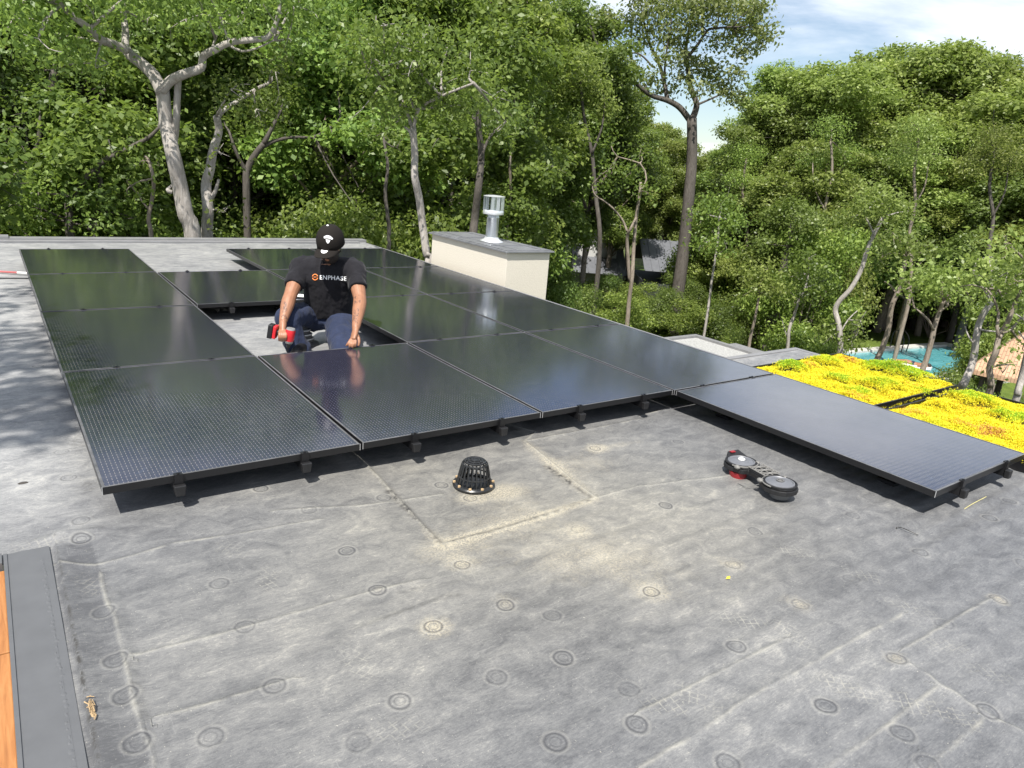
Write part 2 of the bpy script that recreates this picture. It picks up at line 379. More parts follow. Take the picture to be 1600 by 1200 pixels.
def ground_mat():
    k = NM('woodland_floor'); a = k.noise(.35, 6, .7); b = k.noise(6, 6, .75)
    c = k.ramp(b, [(.3, (.035,.05,.015)), (.5, (.07,.085,.03)), (.7, (.16,.12,.07))])
    k.L(k.mix(k.ramp(a, [(.42, 0.), (.6, .8)]), c, (.06,.10,.02)), k.p.inputs['Base Color']); k.set(Roughness=1., Specular_IOR_Level=.1); k.bump(b, .8, .1); return k.m
M['ground'] = ground_mat()
def lawn_mat():
    k = NM('lawn_grass'); a = k.noise(1.2, 6, .7); c = k.ramp(a, [(.3, (.07,.11,.02)), (.7, (.16,.21,.045))])
    k.L(c, k.p.inputs['Base Color']); k.set(Roughness=1., Specular_IOR_Level=.1); k.bump(k.noise(30, 4, .8), .8, .05); return k.m
M['lawn'] = lawn_mat()
def water_mat():
    k = NM('pool_water'); a = k.noise(1.6, 4, .6, stretch=(1,2.4,1), dist=1.2)
    c = k.ramp(a, [(.3, (.06,.26,.29)), (.7, (.15,.40,.43))]); k.L(c, k.p.inputs['Base Color']); k.set(Roughness=.06); k.bump(a, .25, .08); return k.m
M['water'] = water_mat()
def shingle_mat():
    k = NM('tan_cedar_shingles'); b = k.new('ShaderNodeTexBrick'); tc = k.new('ShaderNodeTexCoord')
    k.L(tc.outputs['Object'], b.inputs['Vector']); b.inputs['Scale'].default_value = 3.2
    b.inputs['Color1'].default_value = (.42,.26,.16,1); b.inputs['Color2'].default_value = (.52,.34,.22,1); b.inputs['Mortar'].default_value = (.2,.12,.08,1)
    k.L(b.outputs[0], k.p.inputs['Base Color']); k.set(Roughness=.9); return k.m
M['shingle'] = shingle_mat()
def sedum_mat(name, stops):
    k = NM(name); at = k.attr('tone').outputs['Fac']; g = k.new('ShaderNodeNewGeometry').outputs['Random Per Island']
    f = k.math('ADD', at, k.math('MULTIPLY', k.math('SUBTRACT', g, .5), .28))
    k.L(k.ramp(f, stops), k.p.inputs['Base Color']); k.set(Roughness=.6, Specular_IOR_Level=.25)
    tr = k.new('ShaderNodeBsdfTranslucent'); k.L(k.ramp(f, stops), tr.inputs[0])
    ms = k.new('ShaderNodeMixShader'); ms.inputs[0].default_value = .2
    k.L(k.p.outputs[0], ms.inputs[1]); k.L(tr.outputs[0], ms.inputs[2]); k.L(ms.outputs[0], k.o.inputs[0])
    return k.m
M['sedum'] = sedum_mat('yellow_sedum', [(.0, (.16,.34,.02)), (.28, (.42,.58,.03)), (.42, (.74,.67,.03)), (.74, (.80,.68,.03)), (.88, (.62,.34,.07)), (1., (.5,.22,.08))])
M['soil'] = simple('dark_soil', (.06,.05,.02), 1., 0, .3, 40, .5)

# ------------------------------------------------------------------ terrain
mb = MB(); mb.add([(-1500,-1500,G),(1500,-1500,G),(1500,1500,G),(-1500,1500,G)], [(0,1,2,3)])
tag(mb.build('ground', M['ground']), kind='structure')

# ------------------------------------------------------------------ the house we stand on
house = thing('house', 'flat-roofed house with a dusty grey rubber membrane roof filling the foreground', 'house', (0,0,G))
def hb(mb, name, mat, **kw): return mb.build(name, mat, house, origin=(0,0,G), **kw)
X0, X1, X2, Y0, Y1, Y2 = -5.0, 5.12, 6.20, -6.0, 8.82, 0.80    # roof: main part x X0..X1, y Y0..Y1; a wing to X2 for y < Y2
HX0, HX1, HY0, HY1 = -1.9, -0.338, -4.4, -0.175                 # opening in the roof by the camera
def grade(a, b, c, d, f, g):
    l = list(np.arange(a, b, g)) + list(np.arange(b, c, f)) + list(np.arange(c, d, g)) + [d]
    return l
xs = sorted(set(round(v, 4) for v in grade(X0, -.5, 4.8, X2, .011, .06) + [HX0, HX1, X1]))
ys = sorted(set(round(v, 4) for v in grade(Y0, -2.8, .45, Y1, .011, .06) + [HY0, HY1, Y2]))
xs = np.array(xs); ys = np.array(ys)
XX, YY = np.meshgrid(xs, ys)
PL = [(625,1095,.2),(677,978,1.),(790,945,.45),(863,961,.1),(776,1057,.1),(880,1027,.15),(983,1076,.0),(995,1130,.0),(868,1157,.35),(429,1071,.1),
 (383,980,.1),(343,912,.1),(163,957,.2),(182,1033,.1),(197,1088,.2),(215,1160,.2),(542,860,.2),(590,920,.5),(722,882,.5),(1018,925,.5),(1145,882,.7),
 (1250,945,.5),(1150,1010,.1),(1475,975,.4),(1330,905,.3),(1438,862,.3),(1400,1030,.6),(1290,1102,.3),(1543,1112,.3),(1410,1145,.1),(1138,1190,.3),
 (1450,1195,.1),(903,828,.5),(127,813,.2),(128,843,.1),(97,706,.1),(108,747,.1),(286,785,.1),(408,764,.1),(483,797,.1),(1332,806,.1),(1546,809,.1),
 (1577,784,.1),(690,755,.2),(735,775,.4),(60,572,.0),(45,640,.0),(1560,935,.8),(1390,690,.1),(1240,680,.1),(1060,690,.2),(600,775,.1),(560,1160,.1),(330,1150,.0),(1600,880,.1),(70,470,0),(930,700,.5),(1180,830,.1),(1040,790,.2)]
pw = np.array([[*onz(a, b, 0)[:2], c] for a, b, c in PL])
PV = np.zeros(XX.shape); best = np.full(XX.shape, 1e9); PX = np.zeros(XX.shape); PY = np.zeros(XX.shape); PC = np.zeros(XX.shape)
for a, b, c in pw:
    d2 = (XX-a)**2+(YY-b)**2; mk = d2 < best; PV[mk] = rng.uniform(.4, 1.); best[mk] = d2[mk]; PX[mk] = (XX-a)[mk]; PY[mk] = (YY-b)[mk]; PC[mk] = c
SE = [[(200,1028),(367,987),(400,977),(490,950),(572,925),(662,906)],
 [(157,897),(165,935),(180,973),(192,1020),(200,1060),(208,1100),(220,1137),(233,1167),(240,1200)],
 [(92,882),(150,884),(215,868),(270,850),(400,830),(500,812)],
 [(1000,1199),(1075,1155),(1161,1097),(1277,1034),(1412,960)],[(1250,1225),(1292,1199),(1390,1131),(1469,1071)],[(1454,1199),(1536,1124)],
 [(1000,1112),(1154,1035),(1230,1000)],[(1424,1041),(1469,1071),(1521,1105),(1600,1146)],[(1412,1015),(1480,975),(1547,936)],
 [(560,712),(610,765),(690,850)],[(690,850),(780,828),(860,802),(930,780)],[(930,780),(880,738),(820,690)],
 [(780,660),(838,676),(820,690)],[(1000,650),(1062,632)],[(400,527),(450,522),(560,515)],[(820,690),(920,672),(1000,655)],[(0,545),(95,535)],[(0,440),(40,437)],
 [(0,1010),(90,1005)],[(430,800),(560,790),(690,770)],[(930,780),(1000,760),(1200,735)],[(250,1120),(330,1100),(460,1060)]]
sd_ = np.full(XX.shape, 1.0); lw = []
for pl in SE:
    q = [onz(a, b, 0)[:2] for a, b in pl]
    for p0, p1 in zip(q[:-1], q[1:]):
        e = p1-p0; L = np.linalg.norm(e); e = e/L
        t = np.clip((XX-p0[0])*e[0]+(YY-p0[1])*e[1], 0, L)
        nx = XX-p0[0]-t*e[0]; ny = YY-p0[1]-t*e[1]; dist = np.hypot(nx, ny)
        sg = np.sign(-(XX-p0[0])*e[1]+(YY-p0[1])*e[0]); mk = dist < np.abs(sd_); sd_[mk] = (dist*sg)[mk]
def gsum(lst):
    r = np.zeros(XX.shape)
    for a, b, rx, ry, s in lst:                              # picture position, world radii, strength
        c = onz(a, b, 0); r += s*np.exp(-(((XX-c[0])/rx)**2+((YY-c[1])/ry)**2))
    return r
def linesum(lst):
    r = np.zeros(XX.shape)
    for (a, b), (c, d), wd, s in lst:
        p0 = onz(a, b, 0)[:2]; p1 = onz(c, d, 0)[:2]; e = p1-p0; L = np.linalg.norm(e); e = e/L
        t = np.clip((XX-p0[0])*e[0]+(YY-p0[1])*e[1], 0, L); dist = np.hypot(XX-p0[0]-t*e[0], YY-p0[1]-t*e[1])
        r = np.maximum(r, s*np.exp(-(dist/wd)**2))
    return r
dust = gsum([(740,770,.15,.09,.3),(760,700,.3,.2,.12),(820,770,.9,.6,.09),(1100,830,.9,.6,.06),(800,810,.35,.2,.42),(900,720,.35,.25,.38),(690,860,.2,.15,.4),(860,880,.35,.2,.3),(980,880,.3,.3,.28),(790,765,.12,.1,.5),(1100,760,.35,.4,.12),
             (700,1000,.3,.2,.12),(1050,920,.3,.25,.15),(640,735,.3,.3,.2),(1240,940,.25,.2,.15),(610,1150,.12,.15,.1),(1420,1060,.2,.15,.1),(150,770,.1,.2,.1),(560,800,.3,.2,.15)])
dust += linesum([((690,850),(930,780),.03,.45),((930,780),(820,690),.05,.3),((560,712),(690,850),.03,.2),((930,700),(1000,690),.05,.3)])
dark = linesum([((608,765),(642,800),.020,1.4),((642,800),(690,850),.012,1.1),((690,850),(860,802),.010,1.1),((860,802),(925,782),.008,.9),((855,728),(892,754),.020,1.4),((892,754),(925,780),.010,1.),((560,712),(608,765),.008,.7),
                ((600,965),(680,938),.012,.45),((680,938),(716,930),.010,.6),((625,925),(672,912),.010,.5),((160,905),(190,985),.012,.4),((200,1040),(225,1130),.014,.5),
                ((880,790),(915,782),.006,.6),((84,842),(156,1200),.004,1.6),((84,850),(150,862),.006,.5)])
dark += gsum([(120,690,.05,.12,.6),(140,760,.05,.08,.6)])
BT = [(1160,970,.6,1.),(1235,990,-.2,1.),(1320,1075,.4,1.),(1420,1100,.3,1.),(1480,1115,.3,1.),(1045,1100,1.,.8),(1420,950,.5,.7),(1240,862,.6,.8),(560,1035,.0,.8),
      (620,1140,1.3,.6),(48,918,1.0,1.),(60,850,1.3,.7),(140,915,.3,.5),(1350,900,.3,.6),(1090,1090,.2,.8),(420,905,-.3,.7),(1480,1010,.9,.7),(740,900,.8,.5),(1540,1050,.5,.6),(360,860,.3,.5)]
bb = np.full(XX.shape, 1e9); BX = np.zeros(XX.shape); BY = np.ones(XX.shape); BZ = np.zeros(XX.shape)
for a, b, an, s in BT:
    c = onz(a, b, 0); d2 = (XX-c[0])**2+(YY-c[1])**2; mk = d2 < bb; bb[mk] = d2[mk]; u = (XX-c[0]); v = (YY-c[1])
    BX[mk] = (u*math.cos(an)+v*math.sin(an))[mk]; BY[mk] = (-u*math.sin(an)+v*math.cos(an))[mk]; BZ[mk] = s
# height: slow waves, the lap beside the opening, the sump round the drain
ZZ = .004*np.sin(XX*3.1+1.3*np.sin(YY*2.3))*np.sin(YY*2.6+.7)+.0025*np.sin(XX*9+2*np.sin(YY*5))*np.sin(YY*7.5)
dc = onz(740, 756, 0); dr = np.hypot(XX-dc[0], YY-dc[1]); ZZ -= .012*np.exp(-(dr/.55)**4)
ZZ -= .008*np.exp(-(np.clip(sd_, -1, 1)/.012)**2)*(-.6)
lipx = np.clip((XX-(-.185))/.02, 0, 1); edge = np.exp(-((XX+.185)/.05)**2)*(XX > -.19)*(YY < -.02)*.012; ZZ += edge
fold = np.exp(-((XX+.13)/.10)**2-((YY+.055)/.03)**2)*.022; ZZ += fold
near = 1/(1+np.exp((YY+.9)/.12))*1/(1+np.exp(-(XX-.9)/.2))
ZZ += near*.0034*np.sin(YY*33+1.1*np.sin(XX*1.7)+XX*.8)*(.6+.4*np.sin(XX*2.3+YY*3)) + near*.0022*np.sin(YY*71+XX*1.3+2*np.sin(XX*1.1))
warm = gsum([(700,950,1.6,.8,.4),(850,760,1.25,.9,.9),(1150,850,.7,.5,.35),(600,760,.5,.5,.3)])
for (a_, b_), (c_, d_), wd_, h_ in (((690,850),(930,780),.010,.004),((560,712),(690,850),.010,.004),((930,780),(820,690),.010,.004),((640,960),(470,1035),.03,.006),((700,932),(560,985),.02,.006),((180,930),(225,1130),.02,.007)):
    ZZ += linesum([((a_,b_),(c_,d_),wd_,h_)])
ridge = np.interp(YY, [onz(a_, b_, 0)[1] for a_, b_ in SE[1][::-1]], [onz(a_, b_, 0)[0] for a_, b_ in SE[1][::-1]])
lapm = ((XX < ridge-.004) & (XX > -.2) & (YY < -.12)).astype(float)
nv = XX.size; nx_, ny_ = len(xs), len(ys)
V = np.stack([XX, YY, ZZ-G], -1).reshape(-1, 3)
idx = np.arange(nv).reshape(ny_, nx_)
q = np.stack([idx[:-1,:-1], idx[:-1,1:], idx[1:,1:], idx[1:,:-1]], -1).reshape(-1, 4)
cx = ((XX[:-1,:-1]+XX[1:,1:])/2).ravel(); cy = ((YY[:-1,:-1]+YY[1:,1:])/2).ravel()
keep = ~((cx > HX0) & (cx < HX1) & (cy > HY0) & (cy < HY1)) & ~((cx > X1) & (cy > Y2))
q = q[keep]
def np_mesh(name, V, F):
    me = bpy.data.meshes.new(name); n = len(F); k = F.shape[1]
    me.vertices.add(len(V)); me.vertices.foreach_set('co', V.astype(np.float32).ravel())
    me.loops.add(n*k); me.loops.foreach_set('vertex_index', F.astype(np.int32).ravel())
    me.polygons.add(n); me.polygons.foreach_set('loop_start', np.arange(0, n*k, k, dtype=np.int32))
    me.update(calc_edges=True); return me
me = np_mesh('roof_membrane', V, q)
me.polygons.foreach_set('use_smooth', [True]*len(me.polygons))
def vattr(n, arr): 
    a = me.attributes.new(n, 'FLOAT_VECTOR', 'POINT'); a.data.foreach_set('vector', np.stack([x.ravel() for x in arr], -1).astype(np.float32).ravel())
def fattr(n, arr, me_=None): 
    a = (me_ or me).attributes.new(n, 'FLOAT', 'POINT'); a.data.foreach_set('value', arr.ravel().astype(np.float32))
BZ *= (bb < .0169); PC *= (best < .02)
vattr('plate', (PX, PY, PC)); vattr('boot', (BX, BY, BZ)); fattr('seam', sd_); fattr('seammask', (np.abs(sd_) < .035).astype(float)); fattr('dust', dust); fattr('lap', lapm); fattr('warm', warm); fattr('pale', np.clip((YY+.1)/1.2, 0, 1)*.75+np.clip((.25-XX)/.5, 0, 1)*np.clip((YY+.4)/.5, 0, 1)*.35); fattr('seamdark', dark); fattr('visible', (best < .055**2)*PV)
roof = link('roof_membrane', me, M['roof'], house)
# edge copings, outer walls
mb = MB()
mb.box(X0, -.05, Y1-.02, Y1+.16, -.05, .075); mb.box(-.05, X1+.05, Y1-.02, Y1+.16, -.05, .05)
mb.box(X0, 5.0, Y1-.14, Y1-.02, -.01, .028)
mb.box(X1-.02, X1+.03, Y2+.08, Y1-.02, -.08, .006); mb.box(X1-.03, X2+.03, Y2, Y2+.06, -.08, .012); mb.box(X2-.02, X2+.03, Y0, Y2, -.08, .012)
hb(mb, 'coping', M['grey_coping'], bevel=.004)
mb = MB()
mb.box(X0+.02, X1-.04, Y1-.2, Y1-.0, G, -.055); mb.box(X1-.2, X1, Y2+.1, Y1-.2, G, -.085); mb.box(X1, X2, Y2-.2, Y2+.04, G, -.085); mb.box(X2-.18, X2+.01, Y0, Y2-.2, G, -.085)
hb(mb, 'outer_wall', M['stucco'])
# flashing frame round the opening, wooden lining inside
mb = MB()
mb.box(HX1-.012, -.205, HY0, HY1+.06, .004, .007); mb.box(HX1-.012, HX1-.0005, HY0, HY1+.06, -.012, .011)
mb.box(HX0, HX1-.017, HY1-.006, HY1+.075, .0045, .0075); mb.box(HX0, HX1-.017, HY1-.012, HY1-.005, -.03, .013)
hb(mb, 'hatch_flashing', M['flashing'])
mb = MB()
nbeads = 46
mb.box(-.238, -.228, -1.6, -.2, .0, .0078)
for i in range(nbeads):
    y = -.22-i*.03+random.uniform(-.006, .006); mb.ell((-.232+.012*i/nbeads*0+random.uniform(-.004,.004), y, .006), (random.uniform(.004,.009), random.uniform(.006,.014), .003), 8, 5)
hb(mb, 'sealant_bead', M['flashing'], smooth=True)
mb = MB()
for i in range(8):                                         # upright boards of the lining
    a = HY0+i*(HY1-HY0-.015)/8; b = HY0+(i+1)*(HY1-HY0-.015)/8-.006
    mb.box(HX1-.06, HX1-.0125, a, b, -2.4, -.014)
for i in range(7):
    a = HX0+i*.22; mb.box(a, a+.214, HY1-.05, HY1-.014, -2.4, -.032)
mb.box(HX0, HX1-.05, HY0, HY1-.05, -2.5, -2.42)
mb.box(HX1-.13, HX1-.063, HY0, HY1-.055, -.10, -.018)
hb(mb, 'wood_lining', M['wood'], bevel=.003)

# ------------------------------------------------------------------ solar panels
PW, PH, TX, TY, PT = 1.134, 1.722, 1.152, 1.742, .16
t = thing('solar_panel', '', 'solar panel', (PW/2, PH/2, PT), 'solar panels of the roof array')
mb = MB(); a, b = PW/2, PH/2; f = .011
mb.box(-a, a, -b, -b+f, -.035, 0); mb.box(-a, a, b-f, b, -.035, 0); mb.box(-a, -a+f, -b+f, b-f, -.035, 0); mb.box(a-f, a, -b+f, b-f, -.035, 0)
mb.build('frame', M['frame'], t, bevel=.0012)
mb = MB(); mb.box(-a+f, a-f, -b+f, b-f, -.009, -.0015); mb.build('glass', M['cells'], t)
M['bare_al'] = simple('bare_aluminium', (.55,.55,.55), .4, .5, .1, 30)
for sx in (-1, 1):
    for sy in (-1, 1): mb = MB(); mb.box(sx*a-.0012+sx*.0004, sx*a+.0012+sx*.0004, sy*b-.0012+sy*.0004, sy*b+.0012+sy*.0004, -.034, .0006); mb.build('corner_joint', M['bare_al'], t)
panels = [
 (0,0,'nearest left corner solar panel of the array, with blue smears at its left edge'),
 (0,1,'second black solar panel from the front in the leftmost column'),
 (0,2,'third black solar panel from the front in the leftmost column'),
 (0,3,'farthest black solar panel of the leftmost column, by the far roof edge'),
 (1,0,'black solar panel on whose back edge the kneeling worker rests his hand'),
 (1,2,'lone black solar panel behind the kneeling worker, open roof before and behind it'),
 (2,0,'front-row solar panel right of the touched one, small blue smear in its middle'),
 (2,1,'black solar panel just right of the kneeling worker, edging the open gap'),
 (2,2,'black solar panel right behind the kneeling worker, next to his shoulder'),
 (2,3,'farthest solar panel of the third column, its corner over the bare roof behind the worker'),
 (3,0,'rightmost black solar panel of the front row, touching the corner of the forward panel'),
 (3,1,'black solar panel in front of the chimney, mirroring the flue pipe and chimney corner'),
 (3,2,'black solar panel beside the cream chimney, mirroring its long side'),
 (3,3,'farthest right black solar panel, behind the chimney level, by the bushes'),
 (3,-1,'black solar panel jutting forward on the right beside the yellow sedum bed')]
for n, (i, j, lab) in enumerate(panels):
    c = t if n == 0 else copy_tree(t)
    c.location = (i*TX+PW/2+random.uniform(-.002,.002), j*TY+PH/2+random.uniform(-.002,.002), PT+random.uniform(-.001,.001))
    c.rotation_euler = (random.uniform(-.0015,.0015), random.uniform(-.0015,.0015), random.uniform(-.001,.001)); c['label'] = lab
# mounting rails under the panels
def rail(x, y0, y1, joints, lab):
    r = thing('mounting_rail', lab, 'rail', (x, y0, 0), 'rails carrying the solar panels')
    zt = PT-.035
    mb = MB(); mb.box(-.02, .02, -.01, y1-y0+.01, zt-.045, zt-.001); mb.build('beam', M['black_metal'], r)
    for yy, s in ((-.012, -1), (y1-y0+.012, 1)):
        mb = MB(); n0 = len(mb.v)
        y_a, y_b = (yy, yy+s*.028)
        vs = [(-.025,y_a,zt-.004),(.025,y_a,zt-.004),(.025,y_b,zt-.004),(-.025,y_b,zt-.004),(-.019,y_a,zt-.055),(.019,y_a,zt-.055),(.018,y_b,zt-.052),(-.018,y_b,zt-.052)]
        mb.add(vs, [(0,1,2,3),(4,7,6,5),(0,4,5,1),(1,5,6,2),(2,6,7,3),(3,7,4,0)]); mb.build('end_cap', M['black_plastic'], r, bevel=.004)
        mb = MB(); mb.box(-.017, .017, yy-.004 if s < 0 else yy-.016, yy+.016 if s < 0 else yy+.004, zt-.003, PT+.002); mb.box(-.017, .017, yy-.002 if s<0 else yy-.022, yy+.022 if s < 0 else yy+.002, PT+.002, PT+.006)
        mb.lathe([(.006,PT+.006),(.006,PT+.012),(.003,PT+.012)], (0, yy+(.006 if s<0 else -.006), 0), 8); mb.build('end_clamp', M['black_metal'], r)
    for yj in joints:
        mb = MB(); mb.box(-.02, .02, yj-y0-.016, yj-y0+.016, PT+.001, PT+.004); mb.box(-.016, .016, yj-y0-.007, yj-y0+.007, zt, PT+.001); mb.lathe([(.006,PT+.004),(.006,PT+.010),(.003,PT+.010)], (0, yj-y0, 0), 8)
        mb.build('mid_clamp', M['black_metal'], r)
    yy = y0+.35
    while yy < y1:
        mb = MB(); mb.box(-.05, .05, yy-y0-.05, yy-y0+.05, .002, .022); mb.box(-.012, .012, yy-y0-.02, yy-y0+.02, .022, zt-.046); mb.build('foot', M['black_metal'], r); yy += 1.15
names = ['leftmost column', 'front panel the worker touches', 'third column', 'rightmost column']
for i in (0, 2, 3):
    for k, dx in enumerate((.29, .85)):
        y0 = -TY if i == 3 else 0
        rail(i*TX+dx, y0, 3*TY+PH, [j*TY-.01 for j in range(1 if y0 == 0 else 0, 4)], 'black rail under the %s of solar panels, %s of its two rail ends' % (names[i], ('left', 'right')[k]))
for k, dx in enumerate((.29, .85)):
    rail(TX+dx, 0, PH, [], 'short black rail under the front panel the worker touches, %s of two' % ('left', 'right')[k])
    rail(TX+dx, 2*TY, 2*TY+PH, [], 'short black rail under the lone panel behind the worker, %s of two' % ('left', 'right')[k])

# ------------------------------------------------------------------ chimney and flue
ch = thing('chimney', 'long low cream stucco chimney with a grey metal lid beside the array', 'chimney', (5.25, 4.57, G))
def cb(mb, name, mat, **k): return mb.build(name, mat, ch, origin=(5.25, 4.57, G), **k)
mb = MB(); mb.box(5.25, 5.97, 4.60, 6.60, G, .425); cb(mb, 'stack', M['stucco'], bevel=.004)
mb = MB(); mb.box(5.205, 6.015, 4.555, 6.645, .428, .45); mb.box(5.24, 5.98, 4.59, 6.61, .45, .462)
for y in (5.0, 5.9): mb.box(5.27, 5.95, y, y+.02, .462, .472)
for x in (5.40, 5.82): mb.box(x, x+.018, 4.62, 6.58, .4625, .470)
cb(mb, 'lid', M['lid'], bevel=.003)
fx, fy, fz = 5.60, 5.50, .462
fl = thing('flue_pipe', 'shiny galvanised flue pipe with a louvred cowl on top of the chimney lid', 'flue pipe', (fx, fy, fz))
mb = MB(); mb.lathe([(.17,0),(.165,.006),(.115,.03),(.098,.05),(.098,.06)], n=28); mb.build('base_flange', M['galv_white'], fl, smooth=True)
mb = MB(); mb.lathe([(.088,.02),(.088,.33),(.092,.335),(.092,.345),(.088,.35),(.088,.40)], n=28); mb.build('pipe', M['galv'], fl, smooth=True)
mb = MB(); mb.lathe([(.09,.375),(.148,.38),(.150,.385),(.150,.425),(.145,.435),(.09,.437)], n=28); mb.build('cowl_ring', M['galv_white'], fl, smooth=True)
cw = MB(); cw.lathe([(.05,.43),(.05,.62)], n=16)
for k in range(11):
    an = 2*math.pi*k/11; Mx = Matrix.Rotation(an, 4, 'Z') @ Matrix.Translation((.138,0,0)) @ Matrix.Rotation(R(62), 4, 'Z')
    cw.box(-.024, .024, -.0012, .0012, .436, .622, Mx)
cw.build('louvre', M['galv'], fl)
mb = MB(); mb.lathe([(.155,.622),(.156,.630),(.09,.64),(.01,.645)], n=28); mb.build('cowl_lid', M['galv_white'], fl, smooth=True)

# ------------------------------------------------------------------ roof drain
dx, dy = dc[0], dc[1]
dz = -.008
dr_ = thing('roof_drain', 'black slotted dome strainer of a roof drain inside the square membrane patch', 'roof drain', (dx, dy, dz))
mb = MB(); mb.lathe([(.106,.002),(.108,.012),(.102,.019),(.092,.020),(.086,.012),(.03,.004)], n=32)
mb.build('clamping_ring', M['drain_plastic'], dr_, smooth=True)
for k in range(10):
    mb = MB(); an = 2*math.pi*(k+.3)/10; mb.lathe([(.008,.018),(.008,.026),(.004,.028)], (.099*math.cos(an), .099*math.sin(an), 0), 6); mb.build('bolt', M['straw'], dr_)
mb = MB(); nr = 22
prof = [(.086,.014),(.080,.045),(.072,.085),(.065,.115),(.058,.128)]
for k in range(nr):
    an = 2*math.pi*k/nr; c_, s_ = math.cos(an), math.sin(an)
    mb.tube([(r*c_, r*s_, z) for r, z in prof], [(.0062,.0035)]*5, 6)
for r, z in ((.087,.016),(.078,.055),(.062,.122)):
    mb.tube([(r*math.cos(x), r*math.sin(x), z) for x in np.linspace(0, 2*math.pi, 33)], .0042, 6)
for r, z in ((.050,.133),(.036,.137),(.020,.140)):
    mb.tube([(r*math.cos(x), r*math.sin(x), z) for x in np.linspace(0, 2*math.pi, 25)], (.0058), 6)
for k in range(8):
    an = 2*math.pi*k/8; mb.tube([(.062*math.cos(an), .062*math.sin(an), .124), (.048*math.cos(an), .048*math.sin(an), .134), (.003, 0, .141)], .0035, 6)
mb.lathe([(.012,.136),(.012,.143),(.004,.144)], n=10)
mb.build('strainer_dome', M['drain_plastic'], dr_, smooth=True)

# ------------------------------------------------------------------ twin-disc speaker unit
pA = onz(1160, 718, .085); pB = onz(1220, 754, .085); mid = (pA+pB)/2
ax = pB-pA; L = np.linalg.norm(ax[:2]); rz = math.atan2(ax[1], ax[0])
sp = thing('speaker_unit', 'black twin speaker unit with two grey cones joined by a lattice, on the roof', 'speaker', (mid[0], mid[1], 0), rz=rz)
sp.rotation_euler = (R(2), R(-2), rz)
mb = MB(); h2 = L/2
def lozenge(mb, z0, z1, grow):
    pts = []
    for k in range(9): an = -math.pi/2+math.pi*k/8; pts.append((h2+(.095+grow)*math.cos(an), (.092+grow)*math.sin(an)))
    pts += [(h2*.5, .085+grow), (-h2*.5, .085+grow)]
    for k in range(9): an = math.pi/2+math.pi*k/8; pts.append((-h2+(.095+grow)*math.cos(an), (.092+grow)*math.sin(an)))
    pts += [(-h2*.45, -.06-grow), (-h2*.38, -.025), (h2*.38, -.025), (h2*.45, -.06-grow)]
    n = len(pts); mb.add([(x, y, z0) for x, y in pts]+[(x, y, z1) for x, y in pts], [tuple(range(n-1,-1,-1)), tuple(range(n, 2*n))]+[(i, (i+1) % n, n+(i+1) % n, n+i) for i in range(n)])
lozenge(mb, .040, .066, 0); lozenge(mb, .066, .076, -.008)
mb.add([(-h2-.13,.0,.04),(-h2-.13,.08,.04),(-h2-.05,.09,.04),(-h2-.07,-.04,.04),(-h2-.12,.0,.095),(-h2-.115,.07,.10),(-h2-.05,.085,.08),(-h2-.07,-.04,.078)], [(0,3,2,1),(4,5,6,7),(0,1,5,4),(1,2,6,5),(2,3,7,6),(3,0,4,7)]); 
for s in (-1,1): mb.lathe([(.02,.0),(.03,.036)], (s*(h2+.02),.03,0), 12)
mb.build('body', M['black_plastic'], sp, bevel=.004)
for s in (-1, 1):
    mb = MB()
    mb.tube([(s*h2+.083*math.cos(x), .083*math.sin(x), .080) for x in np.linspace(0, 2*math.pi, 33)], .005, 6); mb.build('rim', M['black_plastic'], sp, smooth=True)
    mb = MB(); mb.lathe([(.076,.074),(.074,.084),(.066,.087),(.062,.083),(.03,.089),(.024,.090),(.022,.088),(.005,.088)], (s*h2,0,0), 32); co = mb.build('cone', M['silver'], sp, smooth=True)
    mb = MB(); mb.tube([(s*h2+.016*math.cos(x), .016*math.sin(x), .092) for x in np.linspace(0, 2*math.pi, 21)], .0042, 6); mb.lathe([(.007,.088),(.007,.093),(.003,.094)], (s*h2,0,0), 10); mb.build('dust_cap', M['white_plastic' if s < 0 else 'rubber'], co, smooth=True)
mb = MB(); x0, x1 = -h2+.085, h2-.085
for y in (-.022, .078): mb.tube([(x0,y,.084),(x1,y,.084)], .0042, 6)
for n_ in range(3):
    cxx = x0+(x1-x0)*(n_+.5)/3; w_ = (x1-x0)/6
    for ex, ey in ((-w_,-.022),(w_,-.022),(-w_,.078),(w_,.078),(0,-.022),(0,.078),(-w_,.028),(w_,.028)): mb.tube([(cxx,.028,.084),(cxx+ex,ey,.084)], .003, 6)
    mb.ell((cxx,.028,.085), (.009,.009,.005), 10, 6)
for s in (-1, 1): mb.ell((s*(h2-.06), -.078, .078), (.02,.016,.012), 10, 6); mb.ell((s*(h2-.045), .075, .078), (.014,.012,.01), 10, 6)
for s in (-1, 1): mb.tube([(s*h2+.089*math.cos(x), .089*math.sin(x), .079) for x in np.linspace(math.pi*.75 if s>0 else -math.pi*.4, math.pi*1.6 if s>0 else math.pi*.45, 17)], .004, 6)
mb.build('bridge_lattice', M['lattice'], sp, smooth=True)
mb = MB(); mb.lathe([(.045,-.002),(.05,.03),(.05,.036)], (-h2+.02,-.03,0), 20); mb.box(-h2-.112,-h2-.092,.005,.035,.0945,.0985); mb.build('red_knob', simple('dark_red_plastic', (.26,.015,.02), .45), sp, smooth=True)
mb = MB(); mb.lathe([(.05,-.002),(.055,.03),(.055,.036)], (h2+.0,.01,0), 20); mb.tube([(h2*.3,-.03,.03),(h2*.1,-.09,.006),(-h2*.3,-.10,.004)], .002, 5); mb.build('magnet', M['rubber'], sp, smooth=True)

